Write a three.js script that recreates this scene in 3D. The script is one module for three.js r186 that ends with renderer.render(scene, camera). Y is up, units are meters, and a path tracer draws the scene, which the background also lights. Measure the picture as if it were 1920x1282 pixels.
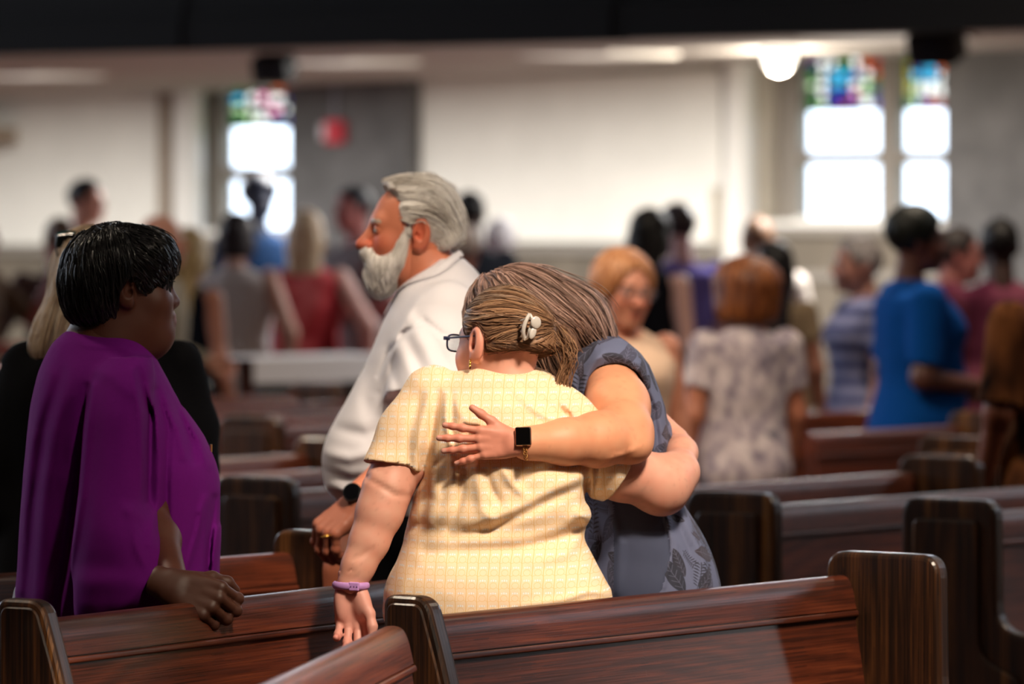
import * as THREE from 'three';
import { mergeGeometries } from 'three/addons/utils/BufferGeometryUtils.js';
import { RectAreaLightUniformsLib } from 'three/addons/lights/RectAreaLightUniformsLib.js';
import { RoundedBoxGeometry } from 'three/addons/geometries/RoundedBoxGeometry.js';

// ---------------------------------------------------------------- camera, sky, exposure, large lights
const F = 10000, CAM_Y = 1.7, HORIZON = 390;           // focal length in pixels of a 1920 x 1282 frame; eye height; pixel row of the horizon
const scene = new THREE.Scene();
const camera = new THREE.PerspectiveCamera(2 * Math.atan(641 / F) * 180 / Math.PI, 1920 / 1282, 0.5, 200);
camera.position.set(0, CAM_Y, 0);
camera.lookAt(0, CAM_Y, -10);
camera.setViewOffset(1920, 1282, 0, 641 - HORIZON, 1920, 1282);   // a lens shifted down keeps the verticals upright
camera.focus = 10.75;
camera.userData.fStop = 3.3;
const renderer = new THREE.WebGLRenderer({ antialias: true });
renderer.toneMapping = THREE.LinearToneMapping;
renderer.toneMappingExposure = 1.0;
renderer.shadowMap.enabled = true;
RectAreaLightUniformsLib.init();
scene.background = new THREE.Color().setRGB(4.1, 4.5, 5.2);       // bright overcast sky
const LAMP_SCALE = 1.0;

// ---------------------------------------------------------------- small helpers
const rad = (d) => d * Math.PI / 180, lerp = (a, b, t) => a + (b - a) * t, clamp = (x, a, b) => Math.min(b, Math.max(a, x)), sstep = (a, b, x) => { const t = clamp((x - a) / (b - a), 0, 1); return t * t * (3 - 2 * t); };
let seedState = 12345;
const rnd = () => { seedState = (seedState + 0x6d2b79f5) | 0; let t = Math.imul(seedState ^ (seedState >>> 15), 1 | seedState); t = (t + Math.imul(t ^ (t >>> 7), 61 | t)) ^ t; return ((t ^ (t >>> 14)) >>> 0) / 4294967296; };
const srgb = (hex) => { const c = new THREE.Color(hex); return [c.r, c.g, c.b]; };
const used = new Map();
const numbered = (n) => { const k = used.get(n) ?? 0; used.set(n, k + 1); return k ? n + '_' + String(k).padStart(3, '0') : n; };
function shade(o) { o.traverse((m) => { if (m.isMesh) { m.castShadow = m.receiveShadow = true; } }); return o; }
function tag(o, label, category, group) { o.userData.label = label; o.userData.category = category; if (group) o.userData.group = group; return o; }
function struct(name, geo, mat, parent) { const m = new THREE.Mesh(geo, mat); m.name = name; m.castShadow = m.receiveShadow = true; if (!parent) { m.userData.kind = 'structure'; scene.add(m); } else parent.add(m); return m; }
function part(name, geo, mat, parent) { const m = new THREE.Mesh(geo, mat); m.name = name; m.castShadow = m.receiveShadow = true; parent.add(m); return m; }
function thing(name, label, category, pos, turn = 0, group) { const g = new THREE.Group(); g.name = numbered(name); g.position.set(...pos); g.rotation.y = turn; tag(g, label, category, group); scene.add(g); return g; }

// value noise
const NT = new Float32Array(4096); { let s = 7; for (let i = 0; i < 4096; i++) { s = (s * 16807) % 2147483647; NT[i] = s / 2147483647; } }
const nh = (x, y, z) => NT[(x * 73 + y * 179 + z * 283 + ((x * y) & 31) * 57) & 4095];
function noise3(x, y, z) {
  const xi = Math.floor(x), yi = Math.floor(y), zi = Math.floor(z); let u = x - xi, v = y - yi, w = z - zi; u = u * u * (3 - 2 * u); v = v * v * (3 - 2 * v); w = w * w * (3 - 2 * w);
  const a = lerp(lerp(nh(xi, yi, zi), nh(xi + 1, yi, zi), u), lerp(nh(xi, yi + 1, zi), nh(xi + 1, yi + 1, zi), u), v);
  const b = lerp(lerp(nh(xi, yi, zi + 1), nh(xi + 1, yi, zi + 1), u), lerp(nh(xi, yi + 1, zi + 1), nh(xi + 1, yi + 1, zi + 1), u), v);
  return lerp(a, b, w);
}
const fbm = (x, y, z) => noise3(x, y, z) * 0.55 + noise3(x * 2.1 + 5, y * 2.1, z * 2.1) * 0.3 + noise3(x * 4.3, y * 4.3 + 9, z * 4.3) * 0.15;

function dataTex(w, h, fn, srgbSpace = true, rep = null) {
  const d = new Uint8Array(w * h * 4);
  for (let y = 0; y < h; y++) for (let x = 0; x < w; x++) { const c = fn(x / w, y / h), i = (y * w + x) * 4; d[i] = clamp(c[0], 0, 1) * 255; d[i + 1] = clamp(c[1], 0, 1) * 255; d[i + 2] = clamp(c[2], 0, 1) * 255; d[i + 3] = 255; }
  const t = new THREE.DataTexture(d, w, h); t.wrapS = t.wrapT = THREE.RepeatWrapping; t.magFilter = THREE.LinearFilter; t.minFilter = THREE.LinearFilter; if (srgbSpace) t.colorSpace = THREE.SRGBColorSpace; if (rep) t.repeat.set(...rep); t.needsUpdate = true; return t;
}
const std = (o) => new THREE.MeshStandardMaterial(o), phy = (o) => new THREE.MeshPhysicalMaterial(o);

// wood: u runs along the grain (1 tile = 1.6 m x 0.5 m)
function woodFn(dark, mid, light, seed) {
  return (u, v) => {
    // periodic in u by blending
    const f = (uu) => {
      const warp = (noise3(uu * 3 + seed, v * 5, 1) - 0.5) * 0.22 + (noise3(uu * 9, v * 14 + seed, 2) - 0.5) * 0.05;
      const ring = Math.abs(((v + warp) * 11) % 1 - 0.5) * 2;
      const fine = noise3(uu * 9, v * 190 + seed, 5), pore = noise3(uu * 20 + 3, v * 420, seed);
      let t = 0.25 + ring * 0.34 + (fine - 0.5) * 0.55 + (noise3(uu * 4, v * 9, seed + 3) - 0.5) * 0.5;
      if (pore > 0.78) t -= 0.3;
      return clamp(t, 0, 1);
    };
    const t = lerp(f(u), f(u - 1), sstep(0.75, 1, u));
    return [0, 1, 2].map((i) => (t < 0.5 ? lerp(dark[i], mid[i], t * 2) : lerp(mid[i], light[i], t * 2 - 1)));
  };
}
const woodA = dataTex(1024, 512, woodFn([0.20, 0.085, 0.05], [0.34, 0.15, 0.085], [0.46, 0.225, 0.125], 3));
const woodB = dataTex(1024, 512, woodFn([0.1, 0.055, 0.035], [0.25, 0.145, 0.075], [0.47, 0.31, 0.15], 21));
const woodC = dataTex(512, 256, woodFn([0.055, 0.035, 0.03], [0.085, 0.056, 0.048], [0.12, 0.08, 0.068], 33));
const woodBump = dataTex(1024, 512, (u, v) => { const t = 0.5 + (noise3(u * 10, v * 230, 5) - 0.5) * 0.7 + (noise3(u * 20, v * 420, 3) > 0.76 ? -0.35 : 0); return [t, t, t]; }, false);
for (const t of [woodA, woodB, woodC, woodBump]) t.repeat.set(1 / 1.6, 1 / 0.5);
const M = {
  pew: phy({ map: woodA, bumpMap: woodBump, bumpScale: 0.0004, roughness: 0.5, specularIntensity: 0.5, clearcoat: 0.35, clearcoatRoughness: 0.2 }),
  pewEnd: phy({ map: woodB, bumpMap: woodBump, bumpScale: 0.0004, roughness: 0.5, specularIntensity: 0.5, clearcoat: 0.4, clearcoatRoughness: 0.18 }),
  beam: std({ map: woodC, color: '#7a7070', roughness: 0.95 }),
};

// planar UVs in metres by the dominant axis of each face; the grain axis gets u
function boxUV(g0, grain = 'x', ou = 0, ov = 0) {
  const g = g0.index ? g0.toNonIndexed() : g0, p = g.attributes.position, n = g.attributes.normal, uv = new Float32Array(p.count * 2), ax = { x: 0, y: 1, z: 2 }[grain];
  for (let i = 0; i < p.count; i++) {
    const c = [p.getX(i), p.getY(i), p.getZ(i)]; const t0 = i - (i % 3);
    const nn = [0, 1, 2].map((k) => Math.abs([n.getX(t0) + n.getX(t0 + 1) + n.getX(t0 + 2), n.getY(t0) + n.getY(t0 + 1) + n.getY(t0 + 2), n.getZ(t0) + n.getZ(t0 + 1) + n.getZ(t0 + 2)][k]));
    const d = nn[0] >= nn[1] && nn[0] >= nn[2] ? 0 : nn[1] >= nn[2] ? 1 : 2; let o = [0, 1, 2].filter((k) => k !== d);
    let a, b; if (o.includes(ax)) { a = ax; b = o.find((k) => k !== ax); } else { a = o[0]; b = o[1]; }
    uv[i * 2] = c[a] + ou; uv[i * 2 + 1] = c[b] + ov;
  }
  g.setAttribute('uv', new THREE.BufferAttribute(uv, 2)); return g;
}
const rbox = (w, h, d, r = 0.006, seg = 2) => new RoundedBoxGeometry(w, h, d, seg, Math.min(r, w / 2.01, h / 2.01, d / 2.01));
const move = (g, x, y, z) => { g.translate(x, y, z); return g; };
const poly = (pts) => { const s = new THREE.Shape(); pts.forEach((p, i) => (i ? s.lineTo(...p) : s.moveTo(...p))); s.closePath(); return s; };
// closed outline with rounded corners: points [x, y, radius]
function roundPoly(pts) {
  const s = new THREE.Shape(), n = pts.length;
  for (let i = 0; i < n; i++) {
    const [x, y, r = 0] = pts[i], [px, py] = pts[(i + n - 1) % n], [qx, qy] = pts[(i + 1) % n];
    const a = Math.hypot(px - x, py - y), b = Math.hypot(qx - x, qy - y), ra = Math.min(r, a / 2.05), rb = Math.min(r, b / 2.05);
    const A = [x + (px - x) / a * ra, y + (py - y) / a * ra], B = [x + (qx - x) / b * rb, y + (qy - y) / b * rb];
    if (i) s.lineTo(...A); else s.moveTo(...A);
    if (r) s.quadraticCurveTo(x, y, ...B);
  }
  s.closePath(); return s;
}
const ZYX = new THREE.Matrix4().makeBasis(new THREE.Vector3(0, 0, 1), new THREE.Vector3(0, 1, 0), new THREE.Vector3(-1, 0, 0));
// a (z, y) outline swept along x from x0 to x1
function sweepX(shape, x0, x1, bevel = 0, curve = 6, bseg = 2) {
  const L = x1 - x0, g = new THREE.ExtrudeGeometry(shape, { depth: L - 2 * bevel, bevelEnabled: bevel > 0, bevelThickness: bevel, bevelSize: bevel, bevelOffset: -bevel, bevelSegments: bseg, curveSegments: curve });
  g.translate(0, 0, bevel); g.applyMatrix4(ZYX); g.translate(x1, 0, 0); return g;
}
// floor position (X right, Z away) of a pixel seen at height y
const planAt = (px, py, y) => { const Z = F * (CAM_Y - y) / (py - HORIZON); return [(px - 960) / F * Z, Z]; };
// ---------------------------------------------------------------- the room. Plan axes: w along the far wall, p away from the camera towards it.
const A = rad(39), PD = [Math.sin(A), Math.cos(A)], WD = [Math.cos(A), -Math.sin(A)];
const room = (w, p, y = 0) => new THREE.Vector3(w * WD[0] + p * PD[0], y, -(w * WD[1] + p * PD[1]));
const ROT = -A;                                                     // turns local x to w and local -z to p
const WALL_P = 25.9;
// (w, y) on the plane p = const of a pixel
function onPlane(px, py, p = WALL_P) { const k = (px - 960) / F, Z = p / (PD[0] * k + PD[1]), w = k * Z * WD[0] + Z * WD[1]; return [w, CAM_Y - (py - HORIZON) * Z / F]; }
const plaster = (hex, seed, amp = 0.05) => std({ map: dataTex(256, 256, (u, v) => { const s = 1 - amp / 2 + amp * (fbm(Math.sin(u * 6.283) * 1.6 + 4 + seed, Math.cos(u * 6.283) * 1.6 + 4, Math.sin(v * 6.283) * 2 + 5) - 0.5) * 2 + (rnd() - 0.5) * 0.02; const c = new THREE.Color(hex); const o = c.convertLinearToSRGB(); return [o.r * s, o.g * s, o.b * s]; }, true, [0.5, 0.5]), roughness: 0.93 });
const stoneDark = plaster('#6a6867', 2, 0.22), wallPaint = plaster('#c9bfae', 5, 0.06), whitePanel = plaster('#ece8dd', 8, 0.03), ceilingPaint = plaster('#c2bab2', 11, 0.05), naveMat = plaster('#7a5f47', 14, 0.1), beigeStone = plaster('#746a5c', 17, 0.16), trimWhite = std({ color: '#dcd8d0', roughness: 0.6 }), frameMat = std({ color: '#857d73', roughness: 0.6 });
const floorTex = dataTex(512, 512, (u, v) => { const s = 0.8 + 0.3 * (noise3(u * 64, v * 64, 1) - 0.5) + 0.2 * (rnd() - 0.5); return [0.32 * s, 0.2 * s, 0.17 * s]; }, true, [0.8, 0.8]);
const wbox = (w0, w1, y0, y1, p0, p1, ox = 0) => { const g = new THREE.BoxGeometry(w1 - w0, y1 - y0, p1 - p0); g.translate((w0 + w1) / 2, (y0 + y1) / 2, -(p0 + p1) / 2); g.rotateY(ROT); return g; };
const wboxUV = (...a) => { const g = new THREE.BoxGeometry(a[1] - a[0], a[3] - a[2], a[5] - a[4]).toNonIndexed(); g.translate((a[0] + a[1]) / 2, (a[2] + a[3]) / 2, -(a[4] + a[5]) / 2); const q = boxUV(g, 'x'); q.rotateY(ROT); return q; };
// the ceiling under the balcony rises gently towards the paired windows
const BEAM_P = 20.6, tiltY = (w, p) => clamp(0.0243 * (w + 21.66) - 0.02, -0.1, 0.16) * clamp((p - BEAM_P) / (WALL_P - BEAM_P), 0, 1), SLAB = 2.66;
const tilted = (w0, w1, y0, y1, p0, p1) => { const cut = [w0, ...[-24.9, -14.25].filter((c) => c > w0 && c < w1), w1], out = []; for (let i = 0; i + 1 < cut.length; i++) { const g0 = new THREE.BoxGeometry(cut[i + 1] - cut[i], y1 - y0, p1 - p0, Math.max(1, Math.round((cut[i + 1] - cut[i]) / 0.5)), 1, Math.max(1, Math.round((p1 - p0) / 0.5))).toNonIndexed(); g0.translate((cut[i] + cut[i + 1]) / 2, (y0 + y1) / 2, -(p0 + p1) / 2); const q = boxUV(g0, 'x'), a = q.attributes.position; for (let k = 0; k < a.count; k++) a.setY(k, a.getY(k) + tiltY(a.getX(k), -a.getZ(k))); q.rotateY(ROT); out.push(q); } return out.length > 1 ? mergeGeometries(out) : out[0]; };
const W0 = -29, W1 = 9, P0 = -7, TOP = 9.6, CEIL2 = 2.53;
struct('floor', wboxUV(W0, W1, -0.2, 0, P0, WALL_P + 0.6), std({ map: floorTex, roughness: 0.95 }));
struct('ceiling', wboxUV(W0, W1, TOP, TOP + 0.3, P0, WALL_P + 0.6), plaster('#765c44', 3, 0.1));
// wall with rectangular openings: spans [w0, w1] x [0, TOP] minus holes [wa, wb, ya, yb]
function wallWithHoles(w0, w1, y0, y1, p0, p1, holes) {
  const xs = [...new Set([w0, w1, ...holes.flatMap((h) => [h[0], h[1]])])].sort((a, b) => a - b), out = [];
  for (let i = 0; i < xs.length - 1; i++) {
    const m = (xs[i] + xs[i + 1]) / 2, hs = holes.filter((h) => h[0] < m && h[1] > m).sort((a, b) => a[2] - b[2]); let y = y0;
    for (const h of hs) { if (h[2] > y) out.push(wboxUV(xs[i], xs[i + 1], y, h[2], p0, p1)); y = h[3]; }
    if (y < y1) out.push(wboxUV(xs[i], xs[i + 1], y, y1, p0, p1));
  }
  return mergeGeometries(out);
}
const opening = (x0, y0, x1, y1) => { const a = onPlane(x0, y1), b = onPlane(x1, y0); return [a[0], b[0], a[1], b[1]]; };
const O1 = opening(338, 126, 566, 436), O2 = opening(1434, 84, 1798, 420);
// unseen tall windows above the balcony and two under it, placed for rim light
const unseenUpper = [], under = [];
for (let k = 0; k < 6; k++) unseenUpper.push([-24.5 + k * 5.2, -21.1 + k * 5.2, 4.3, 9.0]);
for (const w of [-26.2, 2.4]) under.push([w, w + 1.4, 1.55, 2.45]);
const farHoles = [O1, O2, ...under, ...unseenUpper];
struct('wall_far', wallWithHoles(W0, W1, 0, TOP, WALL_P, WALL_P + 0.45, farHoles), wallPaint);
struct('wall_near', wboxUV(W0, W1, 0, TOP, P0 - 0.4, P0), naveMat);
{ // side walls run along p
  const side = (w0, w1, holes) => { const out = []; const ps = [...new Set([P0, WALL_P + 0.45, ...holes.flatMap((h) => [h[0], h[1]])])].sort((a, b) => a - b); for (let i = 0; i < ps.length - 1; i++) { const m = (ps[i] + ps[i + 1]) / 2, h = holes.find((q) => q[0] < m && q[1] > m); if (!h) out.push(wboxUV(w0, w1, 0, TOP, ps[i], ps[i + 1])); else { out.push(wboxUV(w0, w1, 0, h[2], ps[i], ps[i + 1])); out.push(wboxUV(w0, w1, h[3], TOP, ps[i], ps[i + 1])); } } return mergeGeometries(out); };
  struct('wall_left', side(W0 - 0.4, W0, [[2, 5, 2.2, 9], [7, 10, 2.2, 9], [12, 15, 2.2, 9], [17, 20, 2.2, 9]]), naveMat);  // openings out of view, placed for rim light from the side
  struct('wall_right', side(W1, W1 + 0.4, []), naveMat);
}
// stone piers and white plaster bays of the far wall
const wallPiece = (name, x0, x1, y0, y1, depth, mat) => struct(name, wboxUV(onPlane(x0, 300)[0], onPlane(x1, 300)[0], y0, y1, WALL_P - depth, WALL_P + 0.01), mat);
const SILL = onPlane(960, 455)[1];
wallPiece('trim_1', 572, 797, 0, SLAB, 0.16, stoneDark);
wallPiece('trim_2', 1800, 2130, 0, SLAB, 0.16, stoneDark);
{ const a = onPlane(800, 146), b = onPlane(1364, 455), c = onPlane(1343, 352); // white bay with a notched lower corner
  const s = poly([[a[0], b[1]], [c[0], b[1]], [c[0], c[1]], [b[0], c[1]], [b[0], a[1]], [a[0], a[1]]]); const g = new THREE.ExtrudeGeometry(s, { depth: 0.06, bevelEnabled: false }); g.translate(0, 0, -WALL_P - 0.002); const q = boxUV(g, 'x'); q.rotateY(ROT); struct('trim_3', q, whitePanel);
  const d = onPlane(-160, 168), e = onPlane(316, 460); struct('trim_4', wboxUV(d[0], e[0], e[1], d[1], WALL_P - 0.06, WALL_P + 0.002), whitePanel); }
// wainscot with a ledge, broken by the piers
let trimNo = 5;
for (const [x0, x1, top] of [[-400, 340, 462], [340, 570, 440], [798, 1436, 460], [1436, 1798, 424]]) {
  const y1 = onPlane((x0 + x1) / 2, top)[1], a = onPlane(x0, 300)[0], b = onPlane(x1, 300)[0];
  struct('trim_' + trimNo++, wboxUV(a, b, 0, y1 - 0.05, WALL_P - 0.1, WALL_P + 0.002), beigeStone);
  struct('trim_' + trimNo++, wboxUV(a - 0.01, b + 0.01, y1 - 0.05, y1, WALL_P - 0.14, WALL_P + 0.002), frameMat);
  struct('trim_' + trimNo++, wboxUV(a - 0.01, b + 0.01, y1 - 0.32, y1 - 0.27, WALL_P - 0.13, WALL_P + 0.002), frameMat);
}
// white pilasters beside the windows, and the brown side of a door case
for (const [x0, x1, y0, d] of [[345, 388, 0, 0.1], [1384, 1432, 0, 0.16]]) { const a = onPlane(x0, 300)[0], b = onPlane(x1, 300)[0]; const g = new THREE.CylinderGeometry((b - a) / 2, (b - a) / 2 + 0.004, SLAB - y0, 24); g.translate((a + b) / 2, (SLAB + y0) / 2, -WALL_P + d * 0.7); g.rotateY(ROT); struct('trim_' + trimNo++, g, trimWhite); }
wallPiece('trim_' + trimNo++, 319, 343, 0, SLAB, 0.12, std({ color: '#8d7d6c', roughness: 0.8 }));
// short dropped soffit at the far end
{ const a = onPlane(-120, 300)[0], b = onPlane(44, 300)[0], t = onPlane(20, 240)[1], u = onPlane(20, 268)[1]; struct('trim_' + trimNo++, wboxUV(a, b, u, t, WALL_P - 0.5, WALL_P), std({ color: '#a2917d', roughness: 0.8 })); }
// ceiling under the balcony, balcony front of dark boards
struct('ceiling_balcony', tilted(W0, W1, CEIL2, CEIL2 + 0.25, BEAM_P, WALL_P), ceilingPaint);
{ const g = new THREE.Group(); g.name = 'trim_' + trimNo++; g.userData.kind = 'structure'; scene.add(g);
  const cuts = [W0, onPlane(-700, 50, BEAM_P)[0], onPlane(372, 50, BEAM_P)[0], onPlane(770, 50, BEAM_P)[0], onPlane(1180, 50, BEAM_P)[0], onPlane(1640, 50, BEAM_P)[0], onPlane(2300, 50, BEAM_P)[0], W1];
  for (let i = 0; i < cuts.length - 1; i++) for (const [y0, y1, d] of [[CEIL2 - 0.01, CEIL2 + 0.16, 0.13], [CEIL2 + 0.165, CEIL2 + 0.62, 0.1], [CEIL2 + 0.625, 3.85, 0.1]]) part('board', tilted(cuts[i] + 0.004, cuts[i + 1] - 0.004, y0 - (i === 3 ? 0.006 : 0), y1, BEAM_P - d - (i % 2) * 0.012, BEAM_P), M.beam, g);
  part('handrail', tilted(W0, W1, 3.85, 3.95, BEAM_P - 0.2, BEAM_P + 0.1), M.beam, g); }
struct('floor_balcony', tilted(W0, W1, CEIL2 + 0.25, CEIL2 + 0.3, BEAM_P, WALL_P), std({ map: floorTex, roughness: 0.95 }));

// ---- windows of the far wall
const clearGlass = phy({ color: '#f4f8fa', roughness: 0.05, transmission: 1, thickness: 0, ior: 1.5 });
const stainCols = { w: '#f2efe6', c: '#7fd6ea', g: '#3fae58', o: '#f39a23', b: '#4763d8', r: '#d7263d', p: '#8b45b4', y: '#c9c22c', k: '#f3bccb', t: '#2f9fbe', n: '#d9e7c4' };
const stainMats = {}; for (const k in stainCols) stainMats[k] = phy({ color: new THREE.Color(stainCols[k]).multiplyScalar('wnk'.includes(k) ? 0.85 : 'cy'.includes(k) ? 0.75 : 0.6), roughness: 0.25, transmission: 0.95, thickness: 0, ior: 1.5 });
const leadMat = std({ color: '#3b3a3a', roughness: 0.6, metalness: 0.3 });
const place = (g) => { g.rotateY(ROT); return g; };
const wb = (w0, w1, y0, y1, p0, p1) => place(move(rbox(w1 - w0, y1 - y0, p1 - p0, 0.008, 1), (w0 + w1) / 2, (y0 + y1) / 2, -(p0 + p1) / 2));
let winNo = 1;
function farWindow(op, lights, rows, stain) {
  const g = new THREE.Group(); g.name = 'window_' + winNo++; g.userData.kind = 'structure'; scene.add(g);
  const p0 = WALL_P + 0.14, p1 = WALL_P + 0.22, [wa, wb_, ya, yb] = op;
  // frame bars: between the lights and around
  const xs = lights.map((l) => [onPlane(l[0], 300)[0], onPlane(l[1], 300)[0]]);
  const ySt = onPlane(lights[0][0], rows[0])[1], yR0 = onPlane(lights[0][0], rows[1])[1], yR1 = onPlane(lights[0][0], rows[2])[1], yB = onPlane(lights[0][0], rows[3])[1], yT = yb;
  const bars = [[wa, xs[0][0]], [xs[xs.length - 1][1], wb_]]; for (let i = 0; i + 1 < xs.length; i++) bars.push([xs[i][1], xs[i + 1][0]]);
  for (const b of bars) part('window_frame', wb(b[0], b[1], ya, yb, p0 - 0.03, p1), frameMat, g);
  for (const x of xs) { part('meeting_rail', wb(x[0], x[1], yR1, yR0, p0 - 0.02, p1), frameMat, g); if (yB > ya) part('window_sill', wb(x[0] - 0.02, x[1] + 0.02, ya, yB, p0 - 0.05, p1), trimWhite, g); }
  part('window_sill', wb(wa, wb_, ya - 0.03, ya + 0.02, WALL_P - 0.1, p0), trimWhite, g);
  xs.forEach((x, i) => {
    part('pane', wb(x[0], x[1], yR0, ySt, p0 + 0.03, p0 + 0.036), clearGlass, g); part('pane', wb(x[0], x[1], yB, yR1, p0 + 0.03, p0 + 0.036), clearGlass, g);
    // stained glass: pieces of coloured glass in lead
    const key = stain[i], nr = key.length, nc = key[0].length, W = x[1] - x[0], H = yT - ySt, jit = [];
    for (let r = 0; r <= nr; r++) { jit.push([]); for (let c = 0; c <= nc; c++) { const e = r === 0 || r === nr, f = c === 0 || c === nc; jit[r].push([x[0] + W * (c + (f ? 0 : (rnd() - 0.5) * 0.5)) / nc, ySt + H * (r + (e ? 0 : (rnd() - 0.5) * 0.5)) / nr]); } }
    const lead = part('lead_came', wb(x[0], x[1], ySt - 0.006, ySt + 0.006, p0 + 0.02, p0 + 0.045), leadMat, g);
    for (let r = 0; r < nr; r++) for (let c = 0; c < nc; c++) {
      const q = [jit[r][c], jit[r][c + 1], jit[r + 1][c + 1], jit[r + 1][c]], mx = q.reduce((s, v) => s + v[0], 0) / 4, my = q.reduce((s, v) => s + v[1], 0) / 4;
      const s = poly(q.map((v) => [mx + (v[0] - mx) * 0.8, my + (v[1] - my) * 0.8])), e = new THREE.ExtrudeGeometry(s, { depth: 0.004, bevelEnabled: false }); e.translate(0, 0, -(p0 + 0.036)); part('glass_piece', place(e), stainMats[key[nr - 1 - r][c]] ?? stainMats.w, g);
      const bs = []; const bar = (a, b) => { const L = Math.hypot(b[0] - a[0], b[1] - a[1]), k = new THREE.BoxGeometry(L, W / nc * 0.26, 0.012); k.rotateZ(Math.atan2(b[1] - a[1], b[0] - a[0])); k.translate((a[0] + b[0]) / 2, (a[1] + b[1]) / 2, -(p0 + 0.034)); return place(k); };
      bs.push(bar(q[0], q[1]), bar(q[1], q[2])); part('lead_came', mergeGeometries(bs), leadMat, g);
    }
  });
}
farWindow(O1, [[397, 551]], [236, 312, 338, 426], [['gtwowb', 'gnwokp', 'cwkwbw', 'nwwkwp', 'gnwtbw']]);
farWindow(O2, [[1478, 1627], [1661, 1771]], [206, 284, 308, 407], [['rwowkog', 'pwwgwor', 'gwccbwo', 'nwccwng', 'gwbbknt', 'gnbrbwb'], ['gpkwong', 'ypccogt', 'ycccwwn', 'ynwwwng', 'gnbrrtt']]);
for (const u of [...unseenUpper, ...under]) { // plain lattice for the unseen windows
  const g = new THREE.Group(); g.name = 'window_' + winNo++; g.userData.kind = 'structure'; scene.add(g); const p0 = WALL_P + 0.2, n = 3, m = u[3] - u[2] > 2 ? 4 : 2;
  for (let i = 0; i <= n; i++) { const w = lerp(u[0], u[1], i / n); part('glazing_bar', wb(w - 0.03, w + 0.03, u[2], u[3], p0, p0 + 0.06), frameMat, g); }
  for (let i = 0; i <= m; i++) { const y = lerp(u[2], u[3], i / m); part('glazing_bar', wb(u[0], u[1], y - 0.03, y + 0.03, p0, p0 + 0.06), frameMat, g); }
}
// ---- outdoors beyond the far wall
{ const g = wboxUV(W0 - 10, W1 + 20, -0.3, -0.2, WALL_P + 0.7, WALL_P + 40); struct('ground_outside', g, std({ color: '#6d8a4a', roughness: 1 })); }
// ---------------------------------------------------------------- fittings of the far wall and the ceiling under the balcony
const atRoom = (px, py, p) => { const [w, y] = onPlane(px, py, p); return [room(w, p, y), w]; };
{ const p = WALL_P - 0.2, [v, w] = atRoom(626, 247, p), g = thing('fire_alarm', 'red fire alarm box on the grey stone pier beside the smaller stained glass window', 'alarm', v.toArray(), ROT);
  const red = std({ color: '#c4142f', roughness: 0.45 }), box = part('housing', move(rbox(0.135, 0.15, 0.07, 0.012), 0.012, 0, 0), red, g);
  part('strobe_lens', move(rbox(0.04, 0.1, 0.03, 0.01), -0.062, 0, 0.035), std({ color: '#cfc8cc', roughness: 0.3 }), g);
  const H = CEIL2 + tiltY(w, p) - v.y, c = new THREE.CylinderGeometry(0.014, 0.014, H - 0.075, 12); c.translate(0, 0.075 + (H - 0.075) / 2, -0.01); part('conduit', c, std({ color: '#8b8890', roughness: 0.5, metalness: 0.4 }), g);
}
const blackPlastic = std({ color: '#0d0f12', roughness: 0.55 });
function speaker(px, py, p, wpx, hpx, label, tilt, color) {
  const [v, wv] = atRoom(px, py, p), CY = CEIL2 + tiltY(wv, p), s = F * 1 / (-v.z), w = wpx / s, h = hpx / s, g = thing('ceiling_speaker', label, 'speaker', [v.x, CY, v.z], ROT + 0.25), b = new THREE.Group(), mat = std({ color, roughness: 0.6 });
  const body = rbox(w, h, w * 0.8, 0.03, 3); body.rotateX(tilt); body.translate(0, v.y - CY, 0); part('cabinet', body, mat, g);
  const gr = new THREE.CylinderGeometry(h * 0.36, h * 0.36, 0.02, 28); gr.rotateX(Math.PI / 2 + tilt); gr.translate(0, v.y - CY - Math.sin(tilt) * w * 0.4, w * 0.4 * Math.cos(tilt)); part('grille', gr, std({ color: '#1b2027', roughness: 0.9 }), g);
  const L = CY - v.y, br = new THREE.CylinderGeometry(0.02, 0.02, L, 10); br.translate(0, -L / 2, 0); part('bracket', br, mat, g);
  const pl = new THREE.CylinderGeometry(0.06, 0.06, 0.012, 20); pl.translate(0, -0.006, 0); part('ceiling_plate', pl, mat, g);
}
speaker(514, 127, 21.6, 74, 52, 'dark blue-black speaker hung above the single stained glass window', 0.3, '#18222e');
speaker(1756, 86, 21.0, 98, 62, 'black speaker hung above the paired stained glass windows', 0.3, '#0b0c0e');
const glowMat = (k) => std({ color: '#fff6e8', emissive: new THREE.Color().setRGB(1.0, 0.93, 0.82), emissiveIntensity: k, roughness: 0.5 });
function dome(px, py, p, rpx, label, k = 5, power = 8) {
  const [v, wv] = atRoom(px, py, p), CY = CEIL2 + tiltY(wv, p), R = rpx * (-v.z) / F, g = thing('ceiling_lamp', label, 'ceiling lamp', [v.x, CY, v.z]);
  const s = new THREE.SphereGeometry(R, 32, 16, 0, Math.PI * 2, Math.PI / 2, Math.PI / 2); s.scale(1, 1.25, 1); s.translate(0, -0.02, 0); part('globe', s, glowMat(k), g);
  const r = new THREE.CylinderGeometry(R + 0.012, R + 0.012, 0.02, 32); r.translate(0, -0.01, 0); part('collar', r, trimWhite, g);
  const l = new THREE.PointLight(new THREE.Color().setRGB(1, 0.9, 0.76), power * LAMP_SCALE, 0, 2); l.position.set(v.x, CY - 0.06 - R * 1.3, v.z); l.castShadow = true; scene.add(l); l.name = 'ceiling_lamp_light';
}
dome(1461, 112, 24.0, 30, 'glowing white globe lamp on the ceiling near the paired stained glass windows', 4, 5);
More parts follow.
